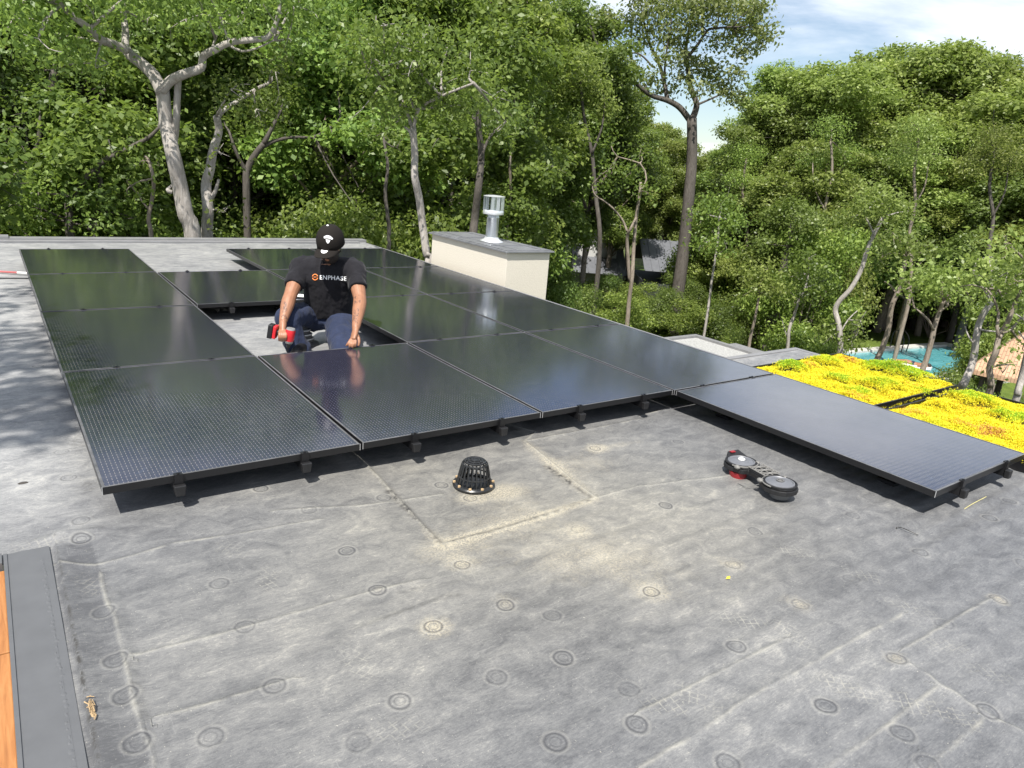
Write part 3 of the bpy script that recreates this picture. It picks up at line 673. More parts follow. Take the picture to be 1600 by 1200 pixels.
# ------------------------------------------------------------------ small things on the roof
p = onz(478, 548, 0)
vb = thing('vent_pipe_boot', 'stepped grey rubber pipe boot with a white pipe top behind the worker', 'pipe boot', (1.74, 2.52, 0))
mb = MB(); mb.lathe([(.14,.001),(.135,.012),(.098,.018),(.096,.05),(.085,.055),(.083,.085),(.072,.09),(.070,.12),(.06,.125),(.058,.15)], n=28); mb.build('stepped_cone', M['rubber'], vb, smooth=True)
mb = MB()
for r, z in ((.096,.05),(.083,.085),(.070,.12)): mb.tube([(r*math.cos(x), r*math.sin(x), z) for x in np.linspace(0, 2*math.pi, 25)], .006, 6)
mb.build('clamp_band', M['white_plastic'], vb, smooth=True)
mb = MB(); mb.lathe([(.05,.10),(.05,.19),(.044,.19),(.044,.15)], n=24); mb.build('pipe', M['white_plastic'], vb, smooth=True)
a = onz(-120, 417, .02); b = onz(27, 426, .02); c = onz(43, 427, .02)
po = thing('marking_pole', 'thin red and white pole lying on the roof left of the array', 'pole', tuple(a))
mb = MB(); mb.tube([a-a, b-a], .011, 8); mb.build('red_section', simple('faded_red_paint', (.42,.10,.10), .6), po); mb = MB(); mb.tube([(b-a)*1.001, c-a], .012, 8); mb.build('white_end', M['white_plastic'], po)
a = onz(-80, 436, .008); b = onz(42, 434, .008)
mb = MB(); mb.tube([a, (a+b)/2+np.array([0,.02,0]), b+np.array([.3,-.1,0])], .006, 6, smooth_pts=5); tag(mb.build('cable', M['black_plastic'], smooth=True, origin=a), 'thin dark cable lying on the roof just in front of the red and white pole', 'cable')
q = [onz(1400.5, 826, .003), onz(1402, 824, .012), onz(1409, 824.5, .012), onz(1420, 829, .010), onz(1435, 836, .003)]
mb = MB(); mb.tube(q, .0022, 6, smooth_pts=4); tag(mb.build('bent_wire', M['black_metal'], smooth=True, origin=q[0]), 'short bent black wire lying on the bare roof in front of the forward panel', 'wire')
q = [onz(1507, 795, .003), onz(1520, 787, .008), onz(1541, 776, .004)]
mb = MB(); mb.tube(q, .0018, 6, smooth_pts=4); tag(mb.build('dry_grass_blade', simple('pale_yellow_straw', (.55,.5,.22), .8), smooth=True, origin=q[0]), 'pale yellow straw stem on the roof near the forward panel clamp', 'straw')
c = onz(1138, 903, .002); mb = MB(); 
mb.add([c+np.array(v) for v in [(-.016,0,0),(0,.007,.004),(.017,.004,.002),(.002,-.007,.001),(0,0,.006)]], [(0,4,1),(1,4,2),(2,4,3),(3,4,0)])
tag(mb.build('fallen_leaf', M['yellow_leaf'], origin=c), 'small yellow fallen leaf on the dusty roof', 'leaf')
c = onz(36, 755, .003); mb = MB(); mb.ell(c, (.022,.012,.006), 8, 5); tag(mb.build('dirt_clod', M['rock'], smooth=True, origin=c), 'small black crumb of dirt on the roof left of the nearest panel', 'dirt')
c = onz(144, 1112, .004); mb = MB()
for k in range(34):
    a = c+np.array([random.gauss(0,.004), random.gauss(0,.018), .012+random.uniform(0,.012)]); d = np.array([random.gauss(0,.003), random.gauss(0,.012), random.gauss(0,.003)]); mb.tube([a-d, a+np.array([random.gauss(0,.003),0,.003]), a+d], random.uniform(.0008,.0022), 4)
mb.ell(c+np.array([.0,-.02,.008]), (.008,.022,.006), 8, 5)
tag(mb.build('straw_tuft', M['straw'], origin=c), 'tuft of dry brown pine straw caught on the flashing edge by the opening', 'debris')
c = onz(466, 461.5, .175); mb = MB(); Mx = Matrix.Translation(Vector(c)) @ Matrix.Rotation(R(-35), 4, 'Z'); mb.box(-.07,.07,-.05,.05,-.004,.004, Mx); tag(mb.build('paper_sheet', M['white_print'] if 'white_print' in M else M['white'], origin=c), 'white paper sheet lying on the panel behind the worker', 'paper')

# ------------------------------------------------------------------ sedum beds
def bed(x0, x1, y0, y1, lab, mounds, seed):
    tr = thing('sedum_tray', lab+', black edging', 'planter tray', (x0, y0, 0), 'green roof trays')
    mb = MB(); hh = .10
    mb.box(0, x1-x0, 0, .012, 0, hh); mb.box(0, x1-x0, y1-y0-.012, y1-y0, 0, hh); mb.box(0, .012, .012, y1-y0-.012, 0, hh); mb.box(x1-x0-.012, x1-x0, .012, y1-y0-.012, 0, hh)
    mb.build('edging', M['black_metal'], tr); mb = MB(); mb.box(.014, x1-x0-.014, .014, y1-y0-.014, .01, .07); mb.build('soil', M['soil'], tr)
    g = np.random.default_rng(seed); n = int((x1-x0)*(y1-y0)*20000)
    X = g.uniform(x0+.0, x1-.0, n); Y = g.uniform(y0+.0, y1-.0, n)
    H = .092+.012*np.sin(X*9+seed)*np.sin(Y*8)+.008*np.sin(X*23)*np.sin(Y*19+1)
    ed = np.minimum(np.minimum(X-x0, x1-X), np.minimum(Y-y0, y1-Y)); H -= .03*np.exp(-ed/.03)
    tone = .57+.10*np.sin(X*5.1+seed)*np.sin(Y*4.3)+g.normal(0, .07, n)
    for mx_, my_, r, hh_, tn in mounds:
        d = np.hypot(X-mx_, (Y-my_))/r; d = d*(1+.22*np.sin(5*np.arctan2(Y-my_, X-mx_)+mx_*9)+g.normal(0,.10,n)); k = np.clip(1-d**2, 0, 1); H += hh_*np.sqrt(k); kk = np.clip(k*1.6,0,1)*.85; tone = tone*(1-kk)+(tn+g.normal(0,.10,n))*kk
    V = []; F = []; T = []
    for lay in range(7):
        an = g.uniform(0, 2*math.pi, n); til = g.uniform(.1, 1.3, n); ln = g.uniform(.006, .013, n); wd = ln*.5
        b = np.stack([X+g.normal(0,.004,n), Y+g.normal(0,.004,n), H+g.uniform(-.012, .006, n)], -1)
        d = np.stack([np.cos(an)*np.cos(til), np.sin(an)*np.cos(til), np.sin(til)], -1); s = np.stack([-np.sin(an), np.cos(an), 0*an], -1)
        V.append(np.stack([b, b+d*ln[:,None]*.5+s*wd[:,None]*.5, b+d*ln[:,None], b+d*ln[:,None]*.5-s*wd[:,None]*.5], 1).reshape(-1,3)); T.append(np.repeat(tone, 4))
    V = np.concatenate(V)-np.array([x0, y0, 0]); F = np.arange(len(V)).reshape(-1, 4)
    m_ = np_mesh('sedum', V, F); fattr('tone', np.concatenate(T), m_)
    o = link('sedum', m_, M['sedum'], None, 0, (x0, y0, 0)); tag(o, lab.replace('tray of ', '')+', dense low cover', 'sedum', kind='stuff')
mounds = lambda L: [(*onz(px, py, .1)[:2], r, h, t_) for px, py, r, h, t_ in L]
bed(4.72, 6.12, -.72, .34, 'tray of bright yellow flowering sedum on the far side of the divider',
    mounds([(1235,574,.11,.07,.12),(1292,568,.12,.07,.3),(1375,578,.15,.07,.16),(1418,584,.17,.07,.2),(1310,592,.12,.04,.2),(1372,602,.15,.06,.27),(1345,612,.1,.03,.25),(1455,612,.12,.03,.25),(1400,565,.1,.04,.45),
            (1265,572,.07,.02,.85),(1330,563,.08,.02,.88),(1340,620,.1,.02,.8),(1430,602,.1,.02,.75)]), 3)
bed(4.72, 6.12, -2.35, -.80, 'tray of yellow sedum with reddish patches nearest the right picture edge',
    mounds([(1520,628,.15,.08,.22),(1580,652,.14,.05,.2),(1420,640,.16,.0,.85),(1500,660,.08,.01,.8),(1545,672,.13,.0,.93),(1470,632,.1,.04,.55),(1600,690,.1,.02,.6)]), 5)

# ------------------------------------------------------------------ the worker
def A(x, y, d): return atd(x, y, d)
camr, camu, camf = CR
wk = MB()
hc = A(516, 378.5, 5.49)
fh = -.22*camr-.62*camu-.72*camf; fh /= np.linalg.norm(fh)
uh = camu*.8-camf*.62+camr*.02; uh -= fh*np.dot(uh, fh); uh /= np.linalg.norm(uh); rh = np.cross(fh, uh)
HM = lambda x, y, z: hc+rh*x+fh*y+uh*z
wk.ell(HM(0,-.005,.015), [rh*.076, fh*.098, uh*.098], 20, 14)                       # skull
wk.ell(HM(0,.035,-.055), [rh*.058, fh*.056, uh*.07], 16, 10)                        # jaw
wk.ell(HM(0,.085,-.098), [rh*.026, fh*.02, uh*.018], 12, 8)
wk.tube([HM(0,.088,.0), HM(0,.110,-.035), HM(0,.092,-.045)], [.009,.014,.012], 8)   # nose
for s in (-1, 1):
    wk.ell(HM(s*.079,-.005,-.015), [rh*.011, fh*.018, uh*.032], 10, 8)              # ears
    wk.ell(HM(s*.030,.082,.012), [rh*.018, fh*.010, uh*.008], 8, 6)
wk.ell(HM(0,.094,-.066), [rh*.024, fh*.010, uh*.007], 10, 6); wk.ell(HM(0,.093,-.076), [rh*.020, fh*.010, uh*.006], 10, 6)
neck0 = A(514, 405, 5.64)
wk.tube([HM(0,-.03,-.03), (HM(0,-.03,-.10)+neck0)/2, neck0], [.056,.058,.066], 14)
sR, eR, wR = A(470,418,5.66), A(452,466,5.48), A(442,503,5.37)
sL, eL, wL = A(554,421,5.66), A(563,470,5.50), A(556,513,5.325)
wk.loft([(A(508,500,5.95), camr*.15, camf*.12), (A(511,470,5.82), camr*.145, camf*.11), (A(512,435,5.68), camr*.17, camf*.115), (A(513,415,5.66), camr*.13, camf*.09)])
wk.tube([A(513,422,5.66), sR], [.08,.065], 12); wk.tube([A(513,422,5.66), sL], [.08,.065], 12)
def lerp(a, b, t): return a*(1-t)+b*t
for s_, e_, w_ in ((sR, eR, wR), (sL, eL, wL)):
    wk.tube([s_, lerp(s_,e_,.5), lerp(s_,e_,.9), lerp(e_,w_,.12), lerp(e_,w_,.35), lerp(e_,w_,.75), w_], [.066,.060,.050,.052,.050,.037,.029], 14, smooth_pts=2)
# right hand round the drill handle: back of the hand above, fingers curling down in front
hR = A(441,514,5.36)
wk.tube([wR, A(442,508,5.365), hR, A(441,521,5.345)], [(.029,.027),(.036,.028),(.042,.028),(.036,.024)], 12)
for k, (fx_, ln_) in enumerate(((447,.0), (443.5,2.), (440,2.5), (436.5,1.))):
    wk.tube([A(fx_,516,5.335), A(fx_,521,5.305), A(fx_-.2,527,5.30), A(fx_-.3,530.5+ln_*.5,5.325), A(fx_-.3,531.5+ln_*.5,5.36)], [.0105,.0105,.0098,.009,.0078], 8, smooth_pts=2)
wk.tube([A(437,508,5.38), A(434,516,5.40), A(437,524,5.42), A(443,528,5.42)], [.014,.013,.011,.009], 8, smooth_pts=2)
# left hand resting on the panel edge
hL = A(553,526,5.30)
wk.tube([wL, A(555,519,5.315), hL, A(551,532,5.285)], [(.029,.025),(.034,.024),(.042,.022),(.038,.019)], 12)
for pts in ([(548,530,5.28),(545,535,5.262),(542.5,538.5,5.265),(541,540.5,5.275)], [(550,532,5.275),(548,537,5.255),(546.5,541,5.26),(546,543,5.27)],
            [(553,533,5.27),(552,538,5.252),(551,542,5.258),(551,543.5,5.265)], [(556,532,5.275),(555.5,537,5.26),(555,540.5,5.265),(555,542,5.272)]):
    wk.tube([A(*q_) for q_ in pts], [.0105,.0098,.009,.0075], 8, smooth_pts=2)
wk.tube([A(557,522,5.315), A(560.5,529,5.30), A(561,536,5.29), A(559.5,541,5.29)], [.014,.0125,.011,.0085], 8, smooth_pts=2)
person = wk.build('person', M['skin'], smooth=True)
def remesh(o, vox, it=6, fac=.5):
    m_ = o.modifiers.new('remesh', 'REMESH'); m_.mode = 'VOXEL'; m_.voxel_size = vox; m_.use_smooth_shade = True
    s_ = o.modifiers.new('smooth', 'SMOOTH'); s_.factor = fac; s_.iterations = it
remesh(person, .0042, 3)
tag(person, 'worker in black t-shirt, dark cap and navy trousers kneeling in the gap between panels', 'person')
# t-shirt
sh = MB()
cf = camf*.92+camu*.25; cf /= np.linalg.norm(cf)
sh.loft([(A(514,495,5.90), camr*.205, cf*.135), (A(514,478,5.84), camr*.20, cf*.14), (A(514,455,5.76), camr*.197, cf*.14), (A(513,435,5.69), camr*.205, cf*.14), (A(513,420,5.67), camr*.185, cf*.12), (A(513,410,5.67), camr*.14, cf*.10), (A(513.5,404,5.66), camr*.075, cf*.075)])
for s_, e_ in ((sR, eR), (sL, eL)):
    c0 = A(513,424,5.68)
    sh.tube([lerp(c0, s_, .35), lerp(c0, s_, .8), s_, lerp(s_, e_, .3), lerp(s_, e_, .62)], [.112,.099,.088,.079,.076], 16, smooth_pts=3)
shirt = sh.build('t_shirt', M['shirt'], person, smooth=True); remesh(shirt, .009, 5)
tx = bpy.data.textures.new('cloth_folds', 'CLOUDS'); tx.noise_scale = .09; tx.noise_depth = 2
dm = shirt.modifiers.new('folds', 'DISPLACE'); dm.texture = tx; dm.strength = .022; dm.mid_level = .5; dm.texture_coords = 'LOCAL'
# trousers
tr = MB()
pel = A(510,497,5.95)
tr.loft([(A(511,480,5.90), camr*.17, cf*.13), (A(511,500,5.93), camr*.19, cf*.14), (A(512,512,5.97), camr*.15, cf*.12)])
kR = A(449,496,5.52); aR = A(468,552,5.66)
tr.tube([A(492,498,5.92), A(475,492,5.76), kR, ], [.115,.10,.092], 16, smooth_pts=4)
tr.ell(kR, (.09,.09,.09), 14, 9)
tr.tube([kR, A(455,520,5.57), A(466,545,5.63), A(470,562,5.66)], [.092,.09,.098,.10], 16, smooth_pts=4)
kL = A(541,556,5.42)
tr.tube([A(532,500,5.92), A(534,525,5.68), kL], [.125,.122,.105], 16, smooth_pts=4)
tr.ell(kL, (.10,.10,.08), 14, 9)
tr.tube([kL, A(535,548,5.85)], [.095,.08], 16, smooth_pts=4)
trs = tr.build('trousers', M['trousers'], person, smooth=True); remesh(trs, .011, 5)
dm = trs.modifiers.new('folds', 'DISPLACE'); dm.texture = tx; dm.strength = .03; dm.mid_level = .5; dm.texture_coords = 'LOCAL'
# shoes
for q_ in ((A(470,566,5.60)), (A(533,556,5.98))):
    mb = MB(); b_ = q_*1; b_[2] = .045; d_ = -camf.copy(); d_[2] = 0; d_ /= np.linalg.norm(d_)
    mb.tube([b_-d_*.09, b_, b_+d_*.12, b_+d_*.17], [(.045,.045),(.05,.045),(.048,.038),(.03,.025)], 14, smooth_pts=2); mb.build('shoe', M['black_plastic'], person, smooth=True)
# hair and beard
mb = MB(); mb.ell(HM(0,-.028,.0), [rh*.082, fh*.085, uh*.09], 20, 12); mb.build('hair', M['hair'], person, smooth=True)
mb = MB(); mb.ell(HM(0,.036,-.09), [rh*.070, fh*.066, uh*.072], 16, 10); mb.build('beard', M['hair'], person, smooth=True)
# cap
cpm = MB(); n = 32; rings = []
for i in range(10):
    ph = math.pi/2*i/9; rings.append([(.104*math.cos(ph)*math.cos(2*math.pi*k/n), .120*math.cos(ph)*math.sin(2*math.pi*k/n)-.006, .012+.128*math.sin(ph)**.95) for k in range(n)])
low = [(x*1.0, y, -.022) for x, y, z in rings[0]]
vs = [HM(*p) for r in [low]+rings for p in r]
cpm.add(vs, [(i*n+k, i*n+(k+1) % n, (i+1)*n+(k+1) % n, (i+1)*n+k) for i in range(10) for k in range(n)]+[tuple(range(10*n, 11*n))])
capo = cpm.build('cap', M['cap'], person, smooth=True)
sm_ = capo.modifiers.new('solid', 'SOLIDIFY'); sm_.thickness = .003
br = MB(); nu, nv_ = 17, 8; top = []
for j in range(nv_):
    for i in range(nu):
        a_ = -1+2*i/(nu-1); base = .118*math.sqrt(max(0, 1-(a_*.95)**2*.98)); x_ = a_*.100
        ext = .098*math.sqrt(max(0, 1-abs(a_)**2.6))*j/(nv_-1)
        top.append((x_*(1-.04*j/(nv_-1)), base*.98-.004+ext, -.004-.030*a_*a_-.012*(j/(nv_-1))))
vt = [HM(*p) for p in top]; vb_ = [HM(p[0], p[1], p[2]-.004) for p in top]
fs = [(j*nu+i, j*nu+i+1, (j+1)*nu+i+1, (j+1)*nu+i) for j in range(nv_-1) for i in range(nu-1)]
o_ = nu*nv_; fs += [tuple(o_+k for k in f_[::-1]) for f_ in fs]
fs += [(k, k+nu, o_+k+nu, o_+k) for k in range(0, nu*(nv_-1), nu)]+[(k, o_+k, o_+k+nu, k+nu) for k in range(nu-1, nu*nv_-1, nu)]+[((nv_-1)*nu+i, (nv_-1)*nu+i+1, o_+(nv_-1)*nu+i+1, o_+(nv_-1)*nu+i) for i in range(nu-1)]
br.add(vt+vb_, fs); brim = br.build('brim', M['cap'], capo, smooth=True)
mb = MB(); mb.ell(HM(0,-.006,.141), [rh*.009, fh*.009, uh*.005], 10, 6); mb.build('button', M['white'], capo, smooth=True)
# prints projected on to cloth
bpy.context.view_layer.update()
dg = bpy.context.evaluated_depsgraph_get()
def bvh(ob):
    e = ob.evaluated_get(dg); m_ = e.to_mesh(); b = BVHTree.FromPolygons([ob.matrix_world @ v.co for v in m_.vertices], [tuple(p.vertices) for p in m_.polygons]); e.to_mesh_clear(); return b
def decal(name, verts2, faces, cpx, cpy, scale, rot, target, mat, parent, dirn=None, off=.004):
    """lay a flat figure (metres) on to the cloth where the line of sight through its middle meets it"""
    D = Vector(dirn if dirn is not None else camf).normalized(); ux = Vector(camr)-D*Vector(camr).dot(D); ux.normalize(); uy = D.cross(ux)*-1
    if uy.dot(Vector(camu)) < 0: uy = -uy
    o = Vector(A(cpx, cpy, 4.9)); vs = []
    if dirn is not None: 
        hit = target.ray_cast(Vector(CAM), Vector(ray(cpx, cpy)).normalized())[0]; o = hit-D*.3
    c_, s_ = math.cos(rot), math.sin(rot)
    for x, y in verts2:
        p = o+ux*((x*c_-y*s_)*scale)+uy*((x*s_+y*c_)*scale); h = target.ray_cast(p, D, 3)
        vs.append((h[0]-D*off) if h[0] else p+D*.35)
    m_ = MB(); m_.add(vs, faces); return m_.build(name, mat, parent)
def text_shape(body, size=1.0):
    cu = bpy.data.curves.new('t', 'FONT'); cu.body = body; cu.size = size; cu.align_x = 'CENTER'; cu.align_y = 'CENTER'; cu.offset = .012; cu.space_character = 1.08; cu.resolution_u = 4
    ob = bpy.data.objects.new('t', cu); col.objects.link(ob); bpy.context.view_layer.update(); d = bpy.context.evaluated_depsgraph_get()
    m_ = bpy.data.meshes.new_from_object(ob.evaluated_get(d)); bm = bmesh.new(); bm.from_mesh(m_)
    bmesh.ops.triangulate(bm, faces=bm.faces); bmesh.ops.remove_doubles(bm, verts=bm.verts, dist=1e-5)
    bmesh.ops.subdivide_edges(bm, edges=[e for e in bm.edges if e.calc_length() > .2], cuts=2)
    vs = [(v.co.x, v.co.y) for v in bm.verts]; fs = [tuple(v.index for v in f.verts) for f in bm.faces]; bm.free(); bpy.data.objects.remove(ob); bpy.data.meshes.remove(m_); return vs, fs
bs = bvh(shirt)
vs, fs = text_shape('ENPHASE'); w_ = max(v[0] for v in vs)-min(v[0] for v in vs)
decal('shirt_lettering', vs, fs, 520, 434.5, .200/w_, R(-1.5), bs, M['white'], shirt, camf, .005)
def ringshape(r0, r1, a0=0, a1=2*math.pi, n=28):
    vs = []; 
    for k in range(n+1):
        a_ = a0+(a1-a0)*k/n; vs += [(r0*math.cos(a_), r0*math.sin(a_)), (r1*math.cos(a_), r1*math.sin(a_))]
    return vs, [(2*k, 2*k+1, 2*k+3, 2*k+2) for k in range(n)]
v1, f1 = ringshape(.74, 1., R(14), R(166)); v2, f2 = ringshape(.74, 1., R(194), R(346)); vs = v1+v2; fs = f1+[tuple(i+len(v1) for i in f_) for f_ in f2]
o_ = len(vs); vs += [(-.5,.1),(.5,.1),(.5,-.1),(-.5,-.1)]; fs.append((o_,o_+1,o_+2,o_+3))
decal('shirt_emblem', vs, fs, 492.5, 433, .025, 0, bs, M['orange'], shirt, camf, .005)
bc = bvh(capo); bb_ = bvh(brim)
# cap crest: an arched top band, a ball below
v1 = [(-1,.55),(-.75,.75),(-.4,.95),(0,1.),(.4,.95),(.75,.75),(1,.55),(.85,.2),(.4,.3),(0,.35),(-.4,.3),(-.85,.2)]; vs = v1+[(-.5,.1),(.5,.1),(.3,-.5),(0,-.8),(-.3,-.5)]
fs = [(0,1,10,11),(1,2,10),(2,3,9,10),(3,4,8,9),(4,5,8),(5,6,7,8),(12,13,14,15,16)]
decal('cap_crest', vs, fs, 512.5, 375, .034, R(-8), bc, M['white'], capo, camf, .003)
vs = [(0,0)]+[(math.cos(2*math.pi*k/20), math.sin(2*math.pi*k/20)) for k in range(20)]
decal('brim_sticker', vs, [(0,1+k,1+(k+1) % 20) for k in range(20)], 507, 391.5, .026, 0, bb_, M['white'], capo, camf, .003)
# forearm tattoos
bp = bvh(person); M['tattoo'] = simple('tattoo_ink', (.07,.045,.04), .6, 0, .2, 60)
rr = random.Random(3)
for (tx0, ty0, tx1, ty1) in ((441,472,448,498), (553,462,562,473), (551,480,560,505)):
    vs = []; fs = []
    for k in range(46 if ty1-ty0 > 15 else 18):
        x = rr.uniform(tx0, tx1); y = rr.uniform(ty0, ty1); a_ = rr.uniform(0, 6.28); l = rr.uniform(.6, 1.6); o_ = len(vs)
        for q in range(5):
            xx = x+l*math.cos(a_+q*.5)*1.; yy = y+l*math.sin(a_+q*.5)
            vs += [(xx, yy), (xx+.6, yy+.5)]
        fs += [(o_+2*q, o_+2*q+1, o_+2*q+3, o_+2*q+2) for q in range(4)]
    W3 = []
    for x, y in vs:
        d_ = Vector(ray(x, y)).normalized(); h = bp.ray_cast(Vector(CAM), d_); W3.append(h[0]-d_*.0012 if h[0] and h[3] < 6.2 else Vector(A((tx0+tx1)/2, (ty0+ty1)/2, 5.6)))
    m_ = MB(); m_.add(W3, fs); m_.build('tattoo', M['tattoo'], person)

# ------------------------------------------------------------------ cordless driver
hd = A(453, 524, 5.335)
dxv = -camr.copy(); dxv[2] = 0; dxv /= np.linalg.norm(dxv); dxv = dxv+np.array([0,0,.16]); dxv /= np.linalg.norm(dxv)
zv = np.array([0,0,1.])-dxv*dxv[2]; zv /= np.linalg.norm(zv); yv = np.cross(zv, dxv)
DMx = Matrix(((dxv[0],yv[0],zv[0],hd[0]),(dxv[1],yv[1],zv[1],hd[1]),(dxv[2],yv[2],zv[2],hd[2]),(0,0,0,1)))
dv = bpy.data.objects.new('impact_driver', None); col.objects.link(dv); dv.matrix_world = DMx; tag(dv, 'red and black cordless driver held bit down in the worker\'s hand', 'power tool')
mb = MB(); mb.loft([((0,0,-.045),(.030,0,0),(0,.028,0)),((0,0,-.03),(.034,0,0),(0,.032,0)),((0,0,.035),(.036,0,0),(0,.034,0)),((0,0,.048),(.033,0,0),(0,.031,0))]); mb.build('motor_housing', M['red'], dv, smooth=True)
mb = MB(); mb.loft([((0,0,.046),(.034,0,0),(0,.032,0)),((0,0,.056),(.03,0,0),(0,.028,0))]); mb.loft([((0,0,-.062),(.026,0,0),(0,.025,0)),((0,0,-.044),(.033,0,0),(0,.031,0))]); mb.build('end_trim', M['tool_grey'], dv, smooth=True)
mb = MB(); mb.lathe([(.005,-.125),(.005,-.10),(.012,-.098),(.014,-.085),(.018,-.075),(.020,-.06)], n=16); mb.build('chuck', M['black_metal'], dv, smooth=True)
mb = MB(); mb.tube([(.02,0,.0),(.06,0,.0),(.105,0,.0)], [(.024,.019),(.021,.017),(.024,.02)], 14, smooth_pts=3); mb.build('handle', M['black_plastic'], dv, smooth=True)
mb = MB(); mb.box(.098,.122,-.034,.034,-.048,.05); mb.build('battery_shoe', M['red'], dv, bevel=.006)
mb = MB(); mb.box(.123,.160,-.036,.036,-.052,.054); mb.build('battery', M['black_plastic'], dv, bevel=.006)

# ------------------------------------------------------------------ distant buildings and the pool
# wing roof with white gravel below and right of the chimney
z = -2.6
c = [onz(x, y, z) for x, y in ((985,530),(1087,524),(1108,533),(1138,547),(1100,560))]
bl = thing('garden_building', 'low flat-roofed building with pale gravel roof behind the right-hand panels', 'building', (c[1][0], c[1][1], G))
b0 = np.array([c[1][0], c[1][1]])
mb = MB(); mb.box(-3.0, -.02, -2.6, -.02, 0, z-.1-G); mb.build('wall', M['tan_wall'], bl)
mb = MB(); mb.box(-2.95, -.12, -2.5, -.12, z-.1-G, z-.03-G); mb.build('gravel_roof', M['gravel'], bl)
mb = MB(); mb.box(-3.05, .03, -.12, .03, z-.1-G, z+.03-G); mb.box(-.12, .03, -2.6, -.12, z-.1-G, z+.03-G); mb.build('coping', M['grey_coping'], bl)
mb = MB(); mb.box(.03, .62, -2.2, -.9, 0, z-.12-G); mb.build('side_box', M['tan_wall'], bl)
mb = MB(); mb.box(.03, .66, -2.25, -.86, z-.12-G, z-.06-G); mb.build('side_roof', M['grey_coping'], bl)
# far house
def atpt(x, y, hd): return athd(x, y, hd)
p = athd(960, 372, 46)
fhs = thing('far_house', 'pale house with grey seamed metal roofs half hidden behind the trees', 'house', (p[0], p[1], G))
Rz = Matrix.Rotation(math.atan2(camr[1], camr[0]), 4, 'Z'); fhs.rotation_euler = (0,0,math.atan2(camr[1], camr[0]))
zz = lambda x, y: athd(x, y, 46)[2]-G
sx = 46/FPX*1.02
def gable(mb, x0, x1, zr, ze, dep):                        # ridge across the view, seamed slope towards the camera
    n = int((x1-x0)/.45)
    mb.add([(x0,0,zr),(x1,0,zr),(x1,-dep,ze),(x0,-dep,ze),(x1,dep,ze),(x0,dep,ze)], [(0,1,2,3),(1,0,5,4)])
    for k in range(n+1):
        x = x0+(x1-x0)*k/n; mb.add([(x-.03,0,zr+.05),(x+.03,0,zr+.05),(x+.03,-dep,ze+.05),(x-.03,-dep,ze+.05),(x-.03,0,zr),(x+.03,0,zr),(x+.03,-dep,ze),(x-.03,-dep,ze)], [(0,1,2,3),(0,3,7,4),(1,5,6,2)])
mb = MB(); gable(mb, 1.6, 5.4, zz(1000,373), zz(1000,373)-1.6, 3.); mb.build('roof', M['seam_roof'], fhs)
mb = MB(); gable(mb, 3.6, 7.6, zz(1000,373)-1.0, zz(1000,373)-2.2, 4.2); mb.build('roof', M['seam_roof'], fhs)
mb = MB(); mb.box(1.7, 7.4, -2.5, 2.5, 0, zz(1000,373)-2.3); mb.build('wall', M['dark_wall'], fhs)
mb = MB(); mb.add([(-2.3,-1,0),(.1,-1,0),(.1,-1,zz(935,380)),(-1.1,-1,zz(935,355)),(-2.3,-1,zz(935,368)),(-2.3,2,0),(.1,2,0),(.1,2,zz(935,380)),(-1.1,2,zz(935,355)),(-2.3,2,zz(935,368))], [(0,1,2,3,4),(5,9,8,7,6),(1,6,7,2),(0,4,9,5),(2,7,8,3),(3,8,9,4)]); mb.build('gable_wall', M['white_wall'], fhs)
mb = MB(); gable(mb, -2.6, .6, zz(935,386), zz(935,386)-1.3, 2.6); mb.build('porch_roof', M['seam_roof'], fhs)
mb = MB(); gable(mb, -6.2, -3.0, zz(885,366), zz(885,366)-1.4, 2.5); mb.build('roof', M['seam_roof'], fhs)
mb = MB(); mb.box(-6., -3.2, -2.2, 2.2, 0, zz(885,366)-1.45); mb.build('wall', M['white_wall'], fhs)
for (px_, py_, hd_, wd_, ht_, nm, lb) in ((800,340,58,5,2.6,'far_cottage','pale low building glimpsed through the trees right of the flue pipe'),(1195,412,60,4,2.4,'far_cottage','beige house wall glimpsed between trunks in the middle right'),(1265,420,62,4,2.6,'far_cottage','pale wall glimpsed behind the bent pale tree on the right')):
    p = athd(px_, py_, hd_); o = thing(nm, lb, 'house', (p[0], p[1], G)); o.rotation_euler = (0,0,math.atan2(camr[1], camr[0]))
    h_ = p[2]-G; mb = MB(); mb.box(-wd_/2, wd_/2, -2, 2, 0, h_-.1); mb.build('wall', M['beige_wall'], o); mb = MB(); gable(mb, -wd_/2-.3, wd_/2+.3, h_+1.0, h_-.15, 2.5); mb.build('roof', M['seam_roof'] if nm != 'far_cottage' else M['concrete'], o)

# lawn and pool
PZ = G+.5
P0 = onz(1335, 549, PZ); P1 = onz(1470, 539, PZ); P2 = onz(1500, 584, PZ); e1 = P1-P0; e1 /= np.linalg.norm(e1)
e2 = np.array([e1[1], -e1[0], 0])
Lp = np.linalg.norm(P1-P0)+.6; Wp = abs(np.dot(P2-P1, e2))
pool = thing('swimming_pool', 'turquoise swimming pool with pale stone edging beyond the sedum', 'pool', (P0[0], P0[1], PZ), rz=math.atan2(e1[1], e1[0]))
x0, x1, y0, y1 = -2.2, Lp, -Wp, 0
mb = MB(); mb.box(x0, x1, y0, y1, -.4, -.10); mb.build('water', M['water'], pool)
mb = MB(); k_ = .45
mb.box(x0-k_, x1+k_, y1, y1+k_, -.5, 0); mb.box(x0-k_, x1+k_, y0-k_, y0, -.5, 0); mb.box(x0-k_, x0, y0, y1, -.5, 0); mb.box(x1, x1+k_, y0, y1, -.5, 0); mb.build('edging', M['concrete'], pool, bevel=.02)
mb = MB(); mb.box(x0-k_+.05, x1+k_-.05, y0-k_+.05, y0-k_+.3, G-PZ, -.5); mb.build('side_wall', M['grey_stone'], pool)
mb = MB()
